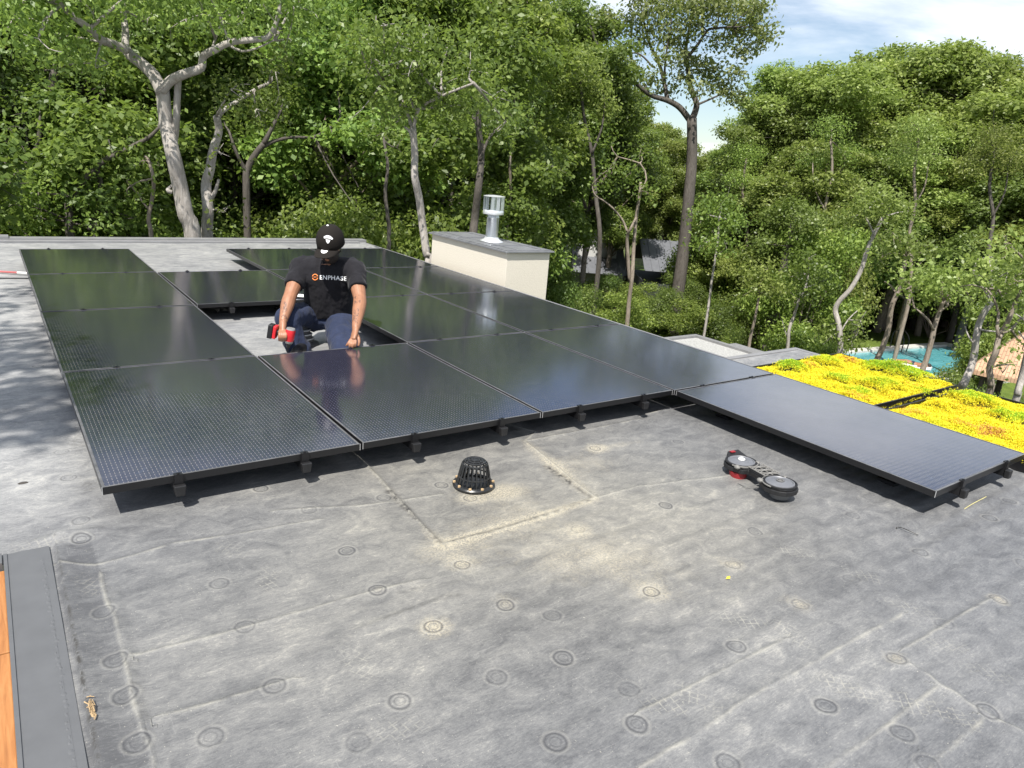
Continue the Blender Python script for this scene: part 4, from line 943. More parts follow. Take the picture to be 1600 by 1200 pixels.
for s in (-.2, .2): mb.tube([(3.2+s, y1+.3, 0), (3.2+s, y1+.3, .7), (3.2+s, y1+.05, .85), (3.2+s, y1-.3, .5), (3.2+s, y1-.3, -.2)], .025, 8, smooth_pts=3)
mb.build('handrail', M['black_metal'], pool, smooth=True)
c_ = onz(1300, 530, G); mb = MB(); pts = [onz(x, y, G) for x, y in ((1150,536),(1240,505),(1420,488),(1600,482),(1700,560),(1560,640),(1350,600))]
mb.add([p_+np.array([0,0,.01]) for p_ in pts], [tuple(range(len(pts)))]); tag(mb.build('lawn', M['lawn']), kind='structure')
mb = MB(); pts = [onz(x, y, G) for x, y in ((1462,552),(1492,536),(1560,536),(1590,556),(1540,585),(1500,590))]; mb.add([p_+np.array([0,0,.03]) for p_ in pts], [tuple(range(len(pts)))]); tag(mb.build('patio', M['concrete']), kind='structure')
mb = MB(); pts = [onz(x, y, G) for x, y in ((1225,552),(1240,543),(1262,549),(1300,556),(1290,562))]; mb.add([p_+np.array([0,0,.03]) for p_ in pts]+[p_+np.array([0,0,.3]) for p_ in pts], [(0,4,3,2,1),(5,6,7,8,9)]+[(i,(i+1)%5,5+(i+1)%5,5+i) for i in range(5)]); tag(mb.build('garden_wall', M['concrete'], origin=pts[0]), 'low pale stone garden wall left of the pool', 'wall')
# sunbather on the near edge of the pool
fa, ha = onz(1398, 566, PZ+.1), onz(1452, 577, PZ+.1); axs = ha-fa; Ls = np.linalg.norm(axs); axs /= Ls; sd2 = np.array([-axs[1], axs[0], 0]); Ls = min(Ls, 1.75)
sb = MB(); z_ = np.array([0,0,1.])
def S(t_, s=0, h=0): return fa+axs*t_*Ls+sd2*s+z_*(h+.08)
for s in (-1, 1):
    sb.tube([S(-.02,s*.12,.10), S(.02,s*.11,.02), S(.25,s*.10,.06), S(.30,s*.10,.07), S(.52,s*.09,.03)], [.03,.04,.055,.058,.085], 10, smooth_pts=2)
    sb.tube([S(.80,s*.19,.02), S(.68,s*.28,-.01), S(.84,s*.24,.10), S(.93,s*.08,.02)], [.05,.04,.035,.03], 10, smooth_pts=2)
sb.loft([(S(.50), sd2*.17, z_*.11), (S(.62), sd2*.15, z_*.10), (S(.76), sd2*.19, z_*.12), (S(.82), sd2*.12, z_*.08)])
sb.tube([S(.8,0,.01), S(.9,0,.03)], [.05,.05], 10); sb.ell(S(.94,0,.05), [axs*.12, sd2*.085, z_*.1], 14, 9)
pr = sb.build('person', M['skin'], smooth=True); remesh(pr, .018, 2); tag(pr, 'sunbather in dark swimwear lying on the near side of the pool', 'person')
mb = MB(); mb.loft([(S(.46), sd2*.185, z_*.125), (S(.52), sd2*.19, z_*.13), (S(.56), sd2*.175, z_*.12)]); mb.build('swimwear', M['trousers'], pr, smooth=True)
mb = MB(); mb.ell(S(.96,0,.07), [axs*.11, sd2*.09, z_*.1], 12, 8); mb.build('hair', M['hair'], pr, smooth=True)
mb = MB(); B0 = S(-.08, 0, -.02); mb.loft([(S(-.1,0,-.05), sd2*.30, z_*.06), (S(.5,0,-.06), sd2*.36, z_*.06), (S(1.05,0,-.05), sd2*.30, z_*.08)]); tag(mb.build('pool_float', M['white_plastic'], smooth=True, origin=B0), 'white float under the sunbather on the pool', 'pool float')
# cabana with a shingled roof at the right edge
c = athd(1592, 530, 24); zt_ = athd(1600, 505, 24)[2]; ze_ = athd(1560, 560, 24)[2]
cn = thing('cabana', 'shelter with a pitched tan shingle roof at the right picture edge', 'shelter', (c[0]+1.0, c[1]-.9, G)); cn.rotation_euler = (0,0,R(12))
mb = MB(); zr_ = zt_-G+.9; ze2 = ze_-G-.2
mb.add([(-2.2,-1.9,ze2),(2.2,-1.9,ze2),(2.2,1.9,ze2),(-2.2,1.9,ze2),(-.4,0,zr_),(.4,0,zr_),(-2.2,-1.9,ze2-.12),(2.2,-1.9,ze2-.12),(2.2,1.9,ze2-.12),(-2.2,1.9,ze2-.12)],
 [(0,1,5,4),(1,2,5),(2,3,4,5),(3,0,4),(6,9,8,7),(0,6,7,1),(1,7,8,2),(2,8,9,3),(3,9,6,0)]); mb.build('roof', M['shingle'], cn)
for sx_, sy_ in ((-1,-1),(1,-1),(1,1),(-1,1)):
    mb = MB(); mb.box(sx_*1.8-.08, sx_*1.8+.08, sy_*1.5-.08, sy_*1.5+.08, 0, ze2-.1); mb.build('post', M['bark_dark'], cn)
# boulders and a bench near the pool
for k, (px_, py_, r_) in enumerate(((1478,603,.45),(1500,605,.35),(1458,612,.5))):
    c = onz(px_, py_, G); mb = MB(); mb.ell(c+np.array([0,0,r_*.4]), (r_*1.3, r_, r_*.8), 14, 9)
    for i in range(len(mb.v)):
        v_ = np.array(mb.v[i]); mb.v[i] = tuple(v_+rng.normal(0, .04, 3))
    tag(mb.build('boulder', M['grey_stone'], smooth=True, origin=c), ['grey boulder below the pool corner, middle of three','grey boulder below the pool corner, rightmost of three','largest grey boulder below the pool corner, leftmost of three'][k], 'boulder', 'boulders below the pool')
c = onz(1520, 612, G); bn = thing('grill_cart', 'dark outdoor grill cart standing below the pool among the trees', 'grill', tuple(c))
mb = MB(); mb.box(-.6,.6,-.3,.3,.45,.9); mb.build('cabinet', M['black_metal'], bn, bevel=.02)
mb = MB(); mb.tube([(-.45,0,.92),(.45,0,.92)], .26, 16); mb.build('hood', M['black_metal'], bn, smooth=True)
for sx_ in (-1,1):
    for sy_ in (-1,1): mb = MB(); mb.box(sx_*.55-.03, sx_*.55+.03, sy_*.25-.03, sy_*.25+.03, 0, .45); mb.build('leg', M['galv'], bn)

# ------------------------------------------------------------------ foliage
def leaves(name, blobs, dens, size, seed, mat, flat=.55, spray=.22):
    g = np.random.default_rng(seed); C_ = []; O_ = []
    for (x, y, z, rx, ry, rz_) in blobs:
        n = max(4, int(dens*(rx*ry+rx*rz_+ry*rz_)/3*4))
        d = g.normal(size=(n, 3)); d /= np.linalg.norm(d, axis=1)[:, None]; rr_ = g.uniform(.25, 1., n)**.55
        p = d*rr_[:, None]*np.array([rx, ry, rz_]); C_.append(p+np.array([x, y, z])); O_.append(d)
    C_ = np.concatenate(C_); O_ = np.concatenate(O_); k = 9; n = len(C_)*k
    P = np.repeat(C_, k, 0)+g.normal(size=(n, 3))*np.array([spray, spray, spray*.7]); O = np.repeat(O_, k, 0)
    N = O*.72+np.array([0,0,.30])+g.normal(size=(n, 3))*.5; N /= np.linalg.norm(N, axis=1)[:, None]
    T = g.normal(size=(n, 3))+O*.6; T -= N*np.sum(T*N, 1)[:, None]; T /= np.linalg.norm(T, axis=1)[:, None]; B = np.cross(N, T)
    L_ = size*g.uniform(.6, 1.3, n)[:, None]; W_ = L_*g.uniform(.45, .7, n)[:, None]
    V = np.stack([P, P+T*L_*.5+B*W_*.5, P+T*L_-N*L_*.18, P+T*L_*.5-B*W_*.5], 1).reshape(-1, 3)
    m_ = np_mesh(name, V, np.arange(len(V)).reshape(-1, 4)); m_.materials.append(mat); return m_
def trunk_mesh(name, limbs, mat, n=9):
    mb = MB()
    for pts, r0, r1 in limbs:
        k = len(pts); rad = [r0+(r1-r0)*i/(k-1) for i in range(k)]; mb.tube(pts, rad, n if r0 > .06 else 5, smooth_pts=4 if r0 > .03 else 2)
    me_ = bpy.data.meshes.new(name); me_.from_pydata(mb.v, [], mb.f); me_.update(); me_.polygons.foreach_set('use_smooth', [True]*len(me_.polygons)); me_.materials.append(mat); return me_
def variant(seed, H=15., crown0=.42, R_=3.4, nb=24, leafmat=None, barkmat=None, size=.17, dens=52):
    g = np.random.default_rng(seed); bl = []; limbs = []
    lean = g.normal(0, .5, 2); tp = [(0,0,0), (lean[0]*.3, lean[1]*.3, H*.25), (lean[0]*.5+g.normal(0,.25), lean[1]*.7, H*.5), (lean[0], lean[1], H*.72), (lean[0]*1.1, lean[1]*1.1, H*.9)]
    limbs.append((tp, H*.014, .04))
    for i in range(nb):
        u = g.uniform(0, 1)**.85; z = H*(crown0+(1-crown0)*.94*u); rad = R_*math.sin(math.pi*min(1, .22+.74*u))**.7*g.uniform(.15, 1.08); an = g.uniform(0, 6.283)
        z += g.normal(0, .35); b = g.uniform(.5, 1.3); x = lean[0]*u+rad*math.cos(an); y = lean[1]*u+rad*math.sin(an); bl.append((x, y, z, b, b*g.uniform(.7,1.1), b*g.uniform(.6,1.15)))
        for q_ in range(3):
            e_ = g.normal(0, 1, 3); e_ /= np.linalg.norm(e_); r_ = g.uniform(.3,.55); bl.append((x+e_[0]*b*1.15, y+e_[1]*b*1.15, z+e_[2]*b*.95, r_, r_, r_*.8))
        z0 = max(H*.22, z-g.uniform(1.5, 3.2)); t_ = z0/(H*.9); bx, by = lean[0]*t_, lean[1]*t_
        limbs.append(([(bx, by, z0), ((bx+x)/2+g.normal(0,.2), (by+y)/2+g.normal(0,.2), (z0+z)/2+g.uniform(-.3,.4)), (x, y, z)], .05+.05*g.random(), .015))
        for q_ in range(3):
            e = g.normal(0, b*.6, 3); limbs.append(([(x, y, z), (x+e[0]*.6, y+e[1]*.6, z+abs(e[2])*.3), (x+e[0], y+e[1], z+e[2]*.5)], .015, .005))
    return leaves('crown', bl, dens, size, seed, leafmat, spray=.17), trunk_mesh('trunk', limbs, barkmat)
lm = [M['leaf_deep'], M['leaf_mid'], M['leaf_yel'], M['leaf_grey']]
VT = [variant(11, 15, .40, 3.4, 26, lm[0], M['bark_dark']), variant(12, 15, .30, 3.2, 30, lm[1], M['bark_tan']), variant(13, 15, .50, 3.6, 24, lm[0], M['bark_tan']),
      variant(14, 15, .35, 3.6, 30, lm[2], M['bark_dark']), variant(15, 15, .28, 3.3, 32, lm[2], M['bark_tan']), variant(16, 15, .38, 3.4, 28, lm[1], M['bark_dark'])]
def shrub(seed, mat, H=5., R_=2.0, nb=12, size=.105, dens=105):
    g = np.random.default_rng(seed); bl = []; limbs = []
    for i in range(nb):
        an = i*2.4; rad = R_*g.uniform(.1, .85); z = g.uniform(.15, .9)*H; rad *= 1-.5*(z/H); b = g.uniform(.5, .95); bl.append((rad*math.cos(an), rad*math.sin(an), z, b, b, b*.7))
        limbs.append(([(0,0,0), (rad*.4*math.cos(an), rad*.4*math.sin(an), z*.5), (rad*math.cos(an), rad*math.sin(an), z)], .035, .008))
    return leaves('foliage', bl, dens, size, seed, mat, spray=.16), trunk_mesh('stem', limbs, M['bark_tan'])
VS = [shrub(31, lm[0]), shrub(32, lm[1]), shrub(33, lm[2]), shrub(34, lm[1], 5, 2.4, 15)]
def put(kind, vi, loc, h, rad, lab, group, name, cat, names=('crown','trunk')):
    meshes = (VT if kind == 't' else VS)[vi]; H = 15. if kind == 't' else 5.
    o = thing(name, lab, cat, loc, group, rz=random.uniform(0, 6.28)); o.scale = (rad, rad, h/H)
    for nm, me_ in zip(names, meshes):
        c = bpy.data.objects.new(nm, me_); col.objects.link(c); c.parent = o
    return o
def shrub_at(px, hd, yt, vi, zone, rad=1.):
    p = athd(px, 300, hd); h = athd(px, yt, hd)[2]-G
    lab, grp = [('leafy shrub of the undergrowth behind the far roof edge', 'undergrowth behind the far roof edge'), ('leafy shrub in the undergrowth between the chimney and the lone tree', 'undergrowth behind the chimney'), ('leafy shrub in the undergrowth on the right around the lawn', 'undergrowth on the right')][zone]
    lab = '%s leafy shrub in the %s undergrowth %s' % (('deep green','mid green','yellow-green','broad')[vi], 'near' if hd < 22 else ('middle' if hd < 33 else 'distant'), where(px).replace('above', 'below'))
    put('s', vi, (p[0], p[1], G), h, rad, lab, grp, 'shrub', 'shrub', ('foliage', 'stem'))
def tree_at(px, hd, ytop, vi, rad=1., zone=0):
    if zone == 2 and px > 1330 and hd < 58: hd += 4
    p = athd(px, 300, hd); top = athd(px, ytop, hd)[2]; h = top-G
    lab, grp = [('tall leafy tree in the dense dark wood behind the far roof edge', 'trees of the wood behind the far roof edge'),
                ('leafy tree of the wood between the chimney and the tall lone tree', 'trees of the wood behind the chimney'),
                ('yellow-green tree of the wood on the right beyond the pool', 'trees of the wood on the right')][zone]
    row = 'nearer row' if hd < 26 or (zone == 2 and hd < 40) else ('middle row' if hd < 36 or (zone == 2 and hd < 50) else 'distant row')
    
    lab = '%s tree in the %s, %s' % (('deep green','mid green','dark green','yellow-green','pale green','bright green')[vi], row, where(px))
    return put('t', vi, (p[0], p[1], G), h, rad*1.12*(h/15)**.85, lab, grp, 'oak_tree', 'tree')
LM = [(20,'at the far left edge'),(150,'around the dark twin-stemmed tree'),(270,'behind the big forked pale tree'),(400,'above the bare sweeping branch'),(510,'behind the worker'),(600,'left of the slim pale trunk'),(700,'right of the slim pale trunk'),
      (780,'behind the flue pipe'),(860,'just right of the flue pipe'),(930,'behind the gabled far house'),(1000,'around the pale crossing stems'),(1080,'behind the tall lone tree'),(1150,'just right of the tall lone tree'),(1230,'behind the thick shaded trunk'),
      (1310,'above the curved pale trunk'),(1390,'above the left half of the pool'),(1460,'above the right half of the pool'),(1540,'above the shingled shelter'),(1610,'at the right picture edge')]
def where(px): return min(LM, key=lambda q: abs(q[0]-px))[1]
rt = random.Random(5)
# wood behind the far roof edge
for px, hd, yt, vi in ((-60,17,-120,0),(40,21,-60,2),(130,18.5,-90,5),(225,22,-60,1),(330,20,-110,0),(420,23,-70,2),(500,19,-60,1),(590,22,-40,0),(700,20,-40,5),(790,24,-60,1),(-20,27,-60,1),(90,29,-20,0),(180,28,-40,2),
                       (280,30,-30,5),(370,29,-20,0),(460,31,-30,1),(550,30,-30,2),(640,29,-20,0),(730,31,-20,5),(810,30,0,1),(845,31,-20,2)):
    tree_at(px, hd, yt, vi, 1.0, 0 if px < 560 else 1)
for k in range(17): tree_at(-80+k*56+rt.uniform(-15,15), rt.uniform(38,48), rt.uniform(70,120), rt.choice((0,1,2,5)), 1.15, 0 if k < 10 else 1)
for k in range(13): tree_at(-80+k*80+rt.uniform(-15,15), rt.uniform(55,70), rt.uniform(120,160) if k < 12 else 220, rt.choice((0,1,3)), 1.3, 0 if k < 8 else 1)
# middle right, below the sky gap
for px, hd, yt, vi in ((925,34,160,2),(995,51,180,3),(1045,52,205,4),(1105,50,235,3),(1145,46,235,5),(1190,40,150,3),(1225,44,105,5),(1030,60,190,3),(1120,62,225,4),(965,44,150,1),(1165,38,260,4),(1205,35,290,3),(930,55,215,1),(1160,60,240,3)):
    tree_at(px, hd, yt, vi, 1.0, 1 if px < 1100 else 2)
# right
for px, hd, yt, vi in ((1252,40,90,3),(1310,44,82,4),(1360,43,62,3),(1420,41,55,4),(1480,44,70,3),(1530,47,108,4),(1580,43,112,3),(1640,40,110,4),(1700,42,100,3),(1275,50,120,3),(1400,52,85,5),(1510,54,120,3),(1610,52,130,1),
                       (1270,36,210,4),(1385,37,200,3),(1460,38,190,4),(1560,37,200,3),(1650,36,190,4)):
    tree_at(px, hd, yt, vi, 1.15, 2)
for k in range(9): tree_at(1180+k*60+rt.uniform(-15,15), rt.uniform(60,75), rt.uniform(150,190), rt.choice((1,3,4)), 1.3, 2)
# understorey
for px, hd, yt, vi in ((1240,33,300,4),(1290,30,330,4),(1345,48,320,5),(1400,49,310,5),(1455,48,320,2),(1510,46,320,4),(1590,47,330,4),(1650,47,300,3),(1175,38,330,1),(1130,38,320,4),(1100,50,300,5)):
    shrub_at(px, hd, yt, (1, 3, 2)[vi % 3] if vi != 3 else 2, 2 if px > 1150 else 1, 1.15); shrub_at(px+26, hd+3, yt-22, 1 if vi % 2 else 2, 2 if px > 1150 else 1, 1.25)
for px, hd, yt, vi in ((1225,38,250,1),(1275,39,230,4),(1330,40,225,5),(1375,41,240,3),(1430,42,235,4),(1490,42,225,1),(1545,41,240,3),(1600,40,230,5),(1250,44,170,3),(1345,47,150,4),(1440,47,140,1),(1535,48,170,3),(1610,46,180,4)):
    tree_at(px, hd, yt, vi, 1.1, 2)
for k in range(14): shrub_at(-60+k*50+rt.uniform(-15,15), rt.uniform(15.5,20), rt.uniform(285,335), rt.choice((0,0,1,3)), 0 if k < 12 else 1, 1.15)
for k in range(16): shrub_at(-60+k*55+rt.uniform(-15,15), rt.uniform(23,30), rt.uniform(215,290), rt.choice((0,1,0,2)), 0 if k < 11 else 1, 1.5)
for k in range(13): shrub_at(-40+k*66+rt.uniform(-15,15), rt.uniform(34,44), rt.uniform(200,260), rt.choice((0,1)), 0 if k < 9 else 1, 2.0)
for px, hd, yt, vi, r_ in ((635,15,395,2,.6),(605,14,386,2,.5),(905,17,490,1,.5),(925,17,482,2,.45),(955,18,492,2,.5),(985,18,505,1,.5),(1015,20,512,2,.5),(1040,19,522,1,.5),(1000,27,455,1,.7),(1060,30,455,0,.8),(1115,29,470,1,.9),(1155,29,480,0,.8),(1185,26,520,1,.6),
      (900,32,425,0,.8),(950,33,430,0,.8),(870,30,415,0,.8),(885,23,440,0,.6),(930,24,450,0,.6),(1020,34,440,1,.8),(1100,36,430,0,.9),(1150,37,440,1,.9),(1200,40,455,0,.9),(1240,36,500,1,.6),(1210,31,530,2,.5)): shrub_at(px, hd, yt, vi, 1, r_)
for k in range(26): shrub_at(1170+k*20+rt.uniform(-8,8), rt.uniform(50,58), rt.uniform(370,430), rt.choice((1,2,3,0)), 2, 2.2)
for px, hd, yt, vi, r_ in ((1340,27,545,0,.4),(1290,33,520,2,.5),(1365,46,500,1,.6),(1580,21,600,0,.6),(1600,17,610,1,.5),(1620,26,470,1,.7),(1605,30,560,0,.7),(1330,40,480,0,.8)): shrub_at(px, hd, yt, vi, 2, r_)

# ------------------------------------------------------------------ trees one can tell apart
def hero(name, lab, hd, limbs, blobs, bmat, lmat, dens=100, size=.085, seed=1, twigs=3, base=None, jit=.06):
    """limbs: (pixel polyline, width px at start, at end, depth step); blobs: (px, py, radius px)"""
    g = np.random.default_rng(seed); s = hd/FPX; size *= max(1, hd/13)**.55 if hd < 32 else 1
    b0 = limbs[0][0][0]; B_ = athd(b0[0], b0[1], hd); root = np.array([B_[0], B_[1], G])
    if base is not None: Bx = athd(base, 300, hd); root = np.array([Bx[0], Bx[1], G])
    o = thing(name, lab, 'tree', tuple(root)); LL = []; tips = []
    for i, (pl, w0, w1, dd) in enumerate(limbs):
        n = len(pl); pts = [athd(x, y, hd+dd*j/(n-1)+g.normal(0, jit)*(j > 0))-root for j, (x, y) in enumerate(pl)]
        if i == 0 and pts[0][2] > .2: pts = [np.array([0,0,-.1]), pts[0]*.5] + pts
        LL.append((pts, w0*s/2, max(.006, w1*s/2))); tips += pts[1 if i == 0 else 0:]
    tips = np.array(tips); bl = []
    for x, y, r in blobs:
        c = athd(x, y, hd+g.uniform(-.9,.9))-root; rr_ = r*s; bl.append((c[0], c[1], c[2], rr_*g.uniform(.85,1.15), rr_*g.uniform(.85,1.15), rr_*.7))
        k = np.argmin(np.linalg.norm(tips-c, axis=1)); a_ = tips[k]
        LL.append(([a_, (a_+c)/2+g.normal(0,.12*min(1,rr_),3)+np.array([0,0,.1*rr_]), c], .022+.012*rr_, .008))
        for q_ in range(twigs):
            e = g.normal(0, rr_*.6, 3); LL.append(([c, c+e*.5+g.normal(0,.05,3), c+e], .010, .004))
    c = bpy.data.objects.new('trunk', trunk_mesh('trunk', LL, bmat, 12)); col.objects.link(c); c.parent = o
    if bl: c = bpy.data.objects.new('crown', leaves('crown', bl, dens, size, seed+50, lmat)); col.objects.link(c); c.parent = o
    return o
hero('oak_tree', 'big pale grey tree with two spreading crooked limbs, behind the far roof edge', 13.0,
 [([(303,385),(290,335),(281,290),(270,240),(260,195),(254,140)], 25, 17, 0), ([(254,145),(240,118),(222,100),(203,86),(196,74)], 17, 12, .4), ([(196,78),(196,45),(192,15),(190,-40)], 10, 7, .6),
  ([(198,78),(180,70),(158,62),(140,45),(120,30),(95,8),(75,-20)], 11, 6, -1.0), ([(252,142),(268,125),(290,115),(314,106),(318,88),(335,78),(360,66),(395,62),(418,58),(432,35),(438,0),(440,-30)], 13, 4, -.9),
  ([(278,122),(276,170),(274,205),(268,240)], 9, 10, .1), ([(330,80),(337,60),(348,30)], 4, 2, .3), ([(360,72),(378,80),(400,76),(430,62)], 4, 2, -.3), ([(268,300),(262,297),(269,290)], 7, 4, 0)],
 [(60,-10,50),(20,30,45),(110,-10,40),(160,-20,45),(230,-30,45),(300,-20,40),(400,-20,45),(460,10,40),(110,55,30),(60,60,34),(380,20,26),(450,60,26),(340,20,26),(290,30,22),(225,35,22),(150,90,20),(490,-10,40)], M['bark_pale'], M['leaf_mid'], seed=2)
hero('oak_tree', 'pale trunk with a short side stub right beside the big forked pale tree', 13.6,
 [([(324,388),(325,330),(322,290),(328,265),(333,235),(342,205),(338,182)], 19, 9, 0), ([(338,186),(350,172),(372,158),(400,140),(422,128),(425,118)], 8, 4, .5), ([(325,318),(336,300),(342,280)], 8, 3, -.1)],
 [(430,110,26),(400,170,22),(345,240,14),(350,330,14),(360,140,20)], M['bark_pale'], M['leaf_deep'], seed=3)
hero('oak_tree', 'slim pale trunk left of the chimney with a bright green crown above it', 12.0,
 [([(670,420),(667,400),(660,350),(655,310),(648,275),(648,240),(645,200)], 14, 10, 0), ([(646,220),(640,205),(632,198)], 6, 3, 0), ([(646,205),(655,170),(690,150),(740,130)], 6, 3, -.5), ([(645,205),(630,160),(600,130),(575,110)], 6, 3, .4)],
 [(580,90,34),(620,70,34),(655,100,38),(700,75,34),(735,110,34),(690,140,34),(640,150,34),(590,140,32),(770,150,28),(720,165,28),(620,180,22),(560,60,24),(790,190,22),(600,40,22),(670,50,22)], M['bark_pale'], M['leaf_mid'], dens=120, seed=4)
hero('oak_tree', 'dark twin-stemmed tree in the shade at the far left', 17.0,
 [([(96,330),(94,290),(88,245),(83,200),(80,160),(85,110)], 17, 9, 0), ([(94,245),(103,210),(125,180),(150,155),(175,130)], 8, 3, .5), ([(60,260),(45,240),(40,200),(20,160)], 5, 2, -.5)], [(90,90,30),(60,110,26),(160,120,26),(20,150,24),(130,100,22)], M['bark_dark'], M['leaf_deep'], seed=5, base=96)
hero('oak_tree', 'dark leaning tree arching right from the shrubs at the left', 15.0,
 [([(108,345),(118,310),(135,275),(165,250),(200,232),(232,215),(248,200)], 12, 4, 0), ([(150,262),(157,290),(150,330),(140,360)], 7, 7, .2)], [(255,190,16),(60,300,24),(50,340,26),(90,350,24),(150,350,18),(20,320,22),(210,340,20),(190,320,14)], M['bark_dark'], M['leaf_mid'], seed=6)
hero('oak_tree', 'tree with a long thin bare branch sweeping right, behind the worker', 17.0,
 [([(385,300),(388,262),(400,240),(412,225)], 12, 8, 0), ([(400,238),(425,222),(455,215),(490,214),(515,200),(531,185),(530,160),(527,140)], 6, 2, .6), ([(412,225),(425,200),(440,170)], 8, 3, 0), ([(386,270),(370,240),(358,205)], 7, 3, 0)], [(440,150,24),(500,250,20),(560,330,24),(540,310,22),(585,340,22),(350,190,18)], M['bark_dark'], M['leaf_mid'], seed=7)
hero('oak_tree', 'tall dark trunk with an open airy crown against the sky right of centre', 33.0,
 [([(1050,525),(1056,480),(1063,430),(1069,380),(1076,310),(1081,250),(1081,185)], 24, 14, 0), ([(1078,188),(1062,168),(1043,157),(1020,150),(1005,140),(980,118),(960,105),(935,75),(922,40)], 9, 3, -2), ([(1081,188),(1087,172),(1088,160),(1080,140),(1075,110),(1071,80),(1078,40),(1085,-20)], 10, 3, .5),
  ([(1086,165),(1098,160),(1125,148),(1140,140)], 4, 1.5, 1), ([(1043,157),(1038,130),(1030,100),(1012,60),(1000,0)], 7, 2, 1), ([(1072,92),(1090,70),(1105,48),(1120,44),(1145,42)], 5, 2, -1), ([(1098,55),(1098,20),(1110,-10)], 5, 2, 0), ([(990,128),(985,90),(960,60),(945,20)], 3, 1.2, 1), ([(1020,105),(1000,85),(975,80),(950,60)], 3, 1.2, -1), ([(1038,130),(1040,90),(1050,30)], 4, 1.5, -.5)],
 [(1010,20,26),(1050,10,28),(1090,5,28),(1130,5,26),(1165,15,24),(1185,45,20),(1150,45,20),(1120,65,16),(1175,70,16),(1060,60,22),(1030,50,20),(1085,40,20),(1000,60,16),(1040,90,18),(1080,95,18),(1105,110,20),(1125,130,18),(1150,110,14),(1065,120,16),(1090,140,16),(1015,125,16),(1145,150,18),(975,40,20),(950,30,18),(1000,-10,24),(1110,-15,26),(1180,10,18),(985,100,12),(1040,140,12),(1160,80,14),(1195,60,12)],
 M['bark_dark'], M['leaf_grey'], dens=34, size=.17, seed=8, twigs=6)
hero('oak_tree', 'pale slim tree with two crossing stems right of the far house', 22.0,
 [([(980,505),(983,470),(988,430),(990,390),(994,340),(1000,300),(1001,285)], 8, 4, 0), ([(984,440),(981,400),(980,370),(985,358),(994,340)], 6, 4, -.3), ([(980,362),(973,345),(960,328),(945,315),(930,305),(925,290)], 4, 1.5, -.6), ([(1000,300),(1010,280),(1000,255),(965,245),(955,228)], 3, 1.2, .5)],
 [(985,270,16),(1010,300,14),(940,290,14),(960,260,14),(1000,240,14)], M['bark_tan'], M['leaf_mid'], seed=9, dens=70)
hero('oak_tree', 'pale S-curved trunk in front of the lawn left of the pool', 24.0,
 [([(1311,560),(1313,535),(1310,505),(1305,485),(1312,470),(1330,450),(1346,420),(1355,390),(1366,365),(1380,340)], 9, 5, 0), ([(1313,520),(1325,500),(1340,485)], 3, 1.5, .3), ([(1366,368),(1358,350),(1350,335)], 3, 1.5, 0)],
 [(1390,320,20),(1350,320,18),(1320,345,16),(1290,510,9),(1330,530,12),(1298,525,10),(1345,500,9),(1370,300,20),(1420,330,16)], M['bark_pale'], M['leaf_yel'], seed=10)
hero('oak_tree', 'thin grey tree leaning right in front of the pool\'s left half', 21.0,
 [([(1366,575),(1378,545),(1388,515),(1393,480),(1405,450),(1411,425),(1416,400)], 9, 5, 0), ([(1402,460),(1390,445),(1382,440)], 3, 1.5, 0), ([(1403,456),(1425,448),(1440,450)], 3, 1.5, .3)], [(1420,385,18),(1400,370,16),(1440,395,16),(1380,400,12)], M['bark_tan'], M['leaf_yel'], seed=11)
hero('oak_tree', 'forked thin tree crossing the middle of the pool', 19.0,
 [([(1438,590),(1448,560),(1456,530),(1460,512),(1467,490),(1474,470)], 9, 5, 0), ([(1459,515),(1450,500),(1438,488),(1428,480)], 4, 2, -.3), ([(1468,488),(1480,478),(1490,476)], 3, 1.5, .2)], [(1470,440,24),(1440,430,22),(1500,440,20),(1455,460,18),(1490,455,16),(1420,440,14)], M['bark_tan'], M['leaf_yel'], seed=12)
hero('oak_tree', 'smooth grey trunk leaning right past the pool\'s right end', 14.5,
 [([(1498,618),(1506,600),(1520,565),(1525,530),(1530,505),(1540,485),(1550,472)], 11, 7, 0), ([(1524,540),(1513,525),(1508,510)], 3, 1.5, 0), ([(1530,515),(1555,518),(1562,512)], 3, 1.2, .2)], [(1550,440,24),(1520,425,22),(1575,425,22),(1545,400,20)], M['bark_pale'], M['leaf_yel'], seed=13)
hero('oak_tree', 'crooked forked tree with bare twigs before the shingled shelter', 13.0,
 [([(1542,628),(1548,600),(1546,575),(1556,550),(1560,530),(1568,515),(1578,495),(1588,470)], 10, 6, 0), ([(1560,530),(1558,510),(1560,490),(1552,465),(1540,450)], 5, 2, -.2), ([(1566,520),(1580,515),(1592,500),(1610,490)], 4, 2, .2), ([(1540,452),(1520,445),(1500,448)], 2.5, 1, 0), ([(1588,470),(1600,440),(1605,410)], 4, 2, 0)],
 [(1590,440,22),(1560,455,14),(1610,400,24),(1570,380,20),(1600,540,9),(1575,570,8)], M['bark_tan'], M['leaf_yel'], seed=14)
hero('oak_tree', 'smooth grey trunk at the right picture edge', 12.0, [([(1583,640),(1590,615),(1598,585),(1606,550),(1615,500)], 10, 8, 0), ([(1615,500),(1625,450)], 8, 5, 0)], [(1620,440,30),(1600,500,12),(1600,530,10)], M['bark_pale'], M['leaf_yel'], seed=15)
hero('oak_tree', 'thick grey trunk in the shade left of the curved pale tree', 30.0,
 [([(1195,545),(1205,500),(1215,460),(1225,420),(1233,390),(1240,350)], 17, 12, 0), ([(1235,385),(1250,370),(1260,360)], 4, 2, 0)], [(1240,330,24),(1210,340,20),(1265,350,20),(1190,380,14)], M['bark_dark'], M['leaf_yel'], seed=16)
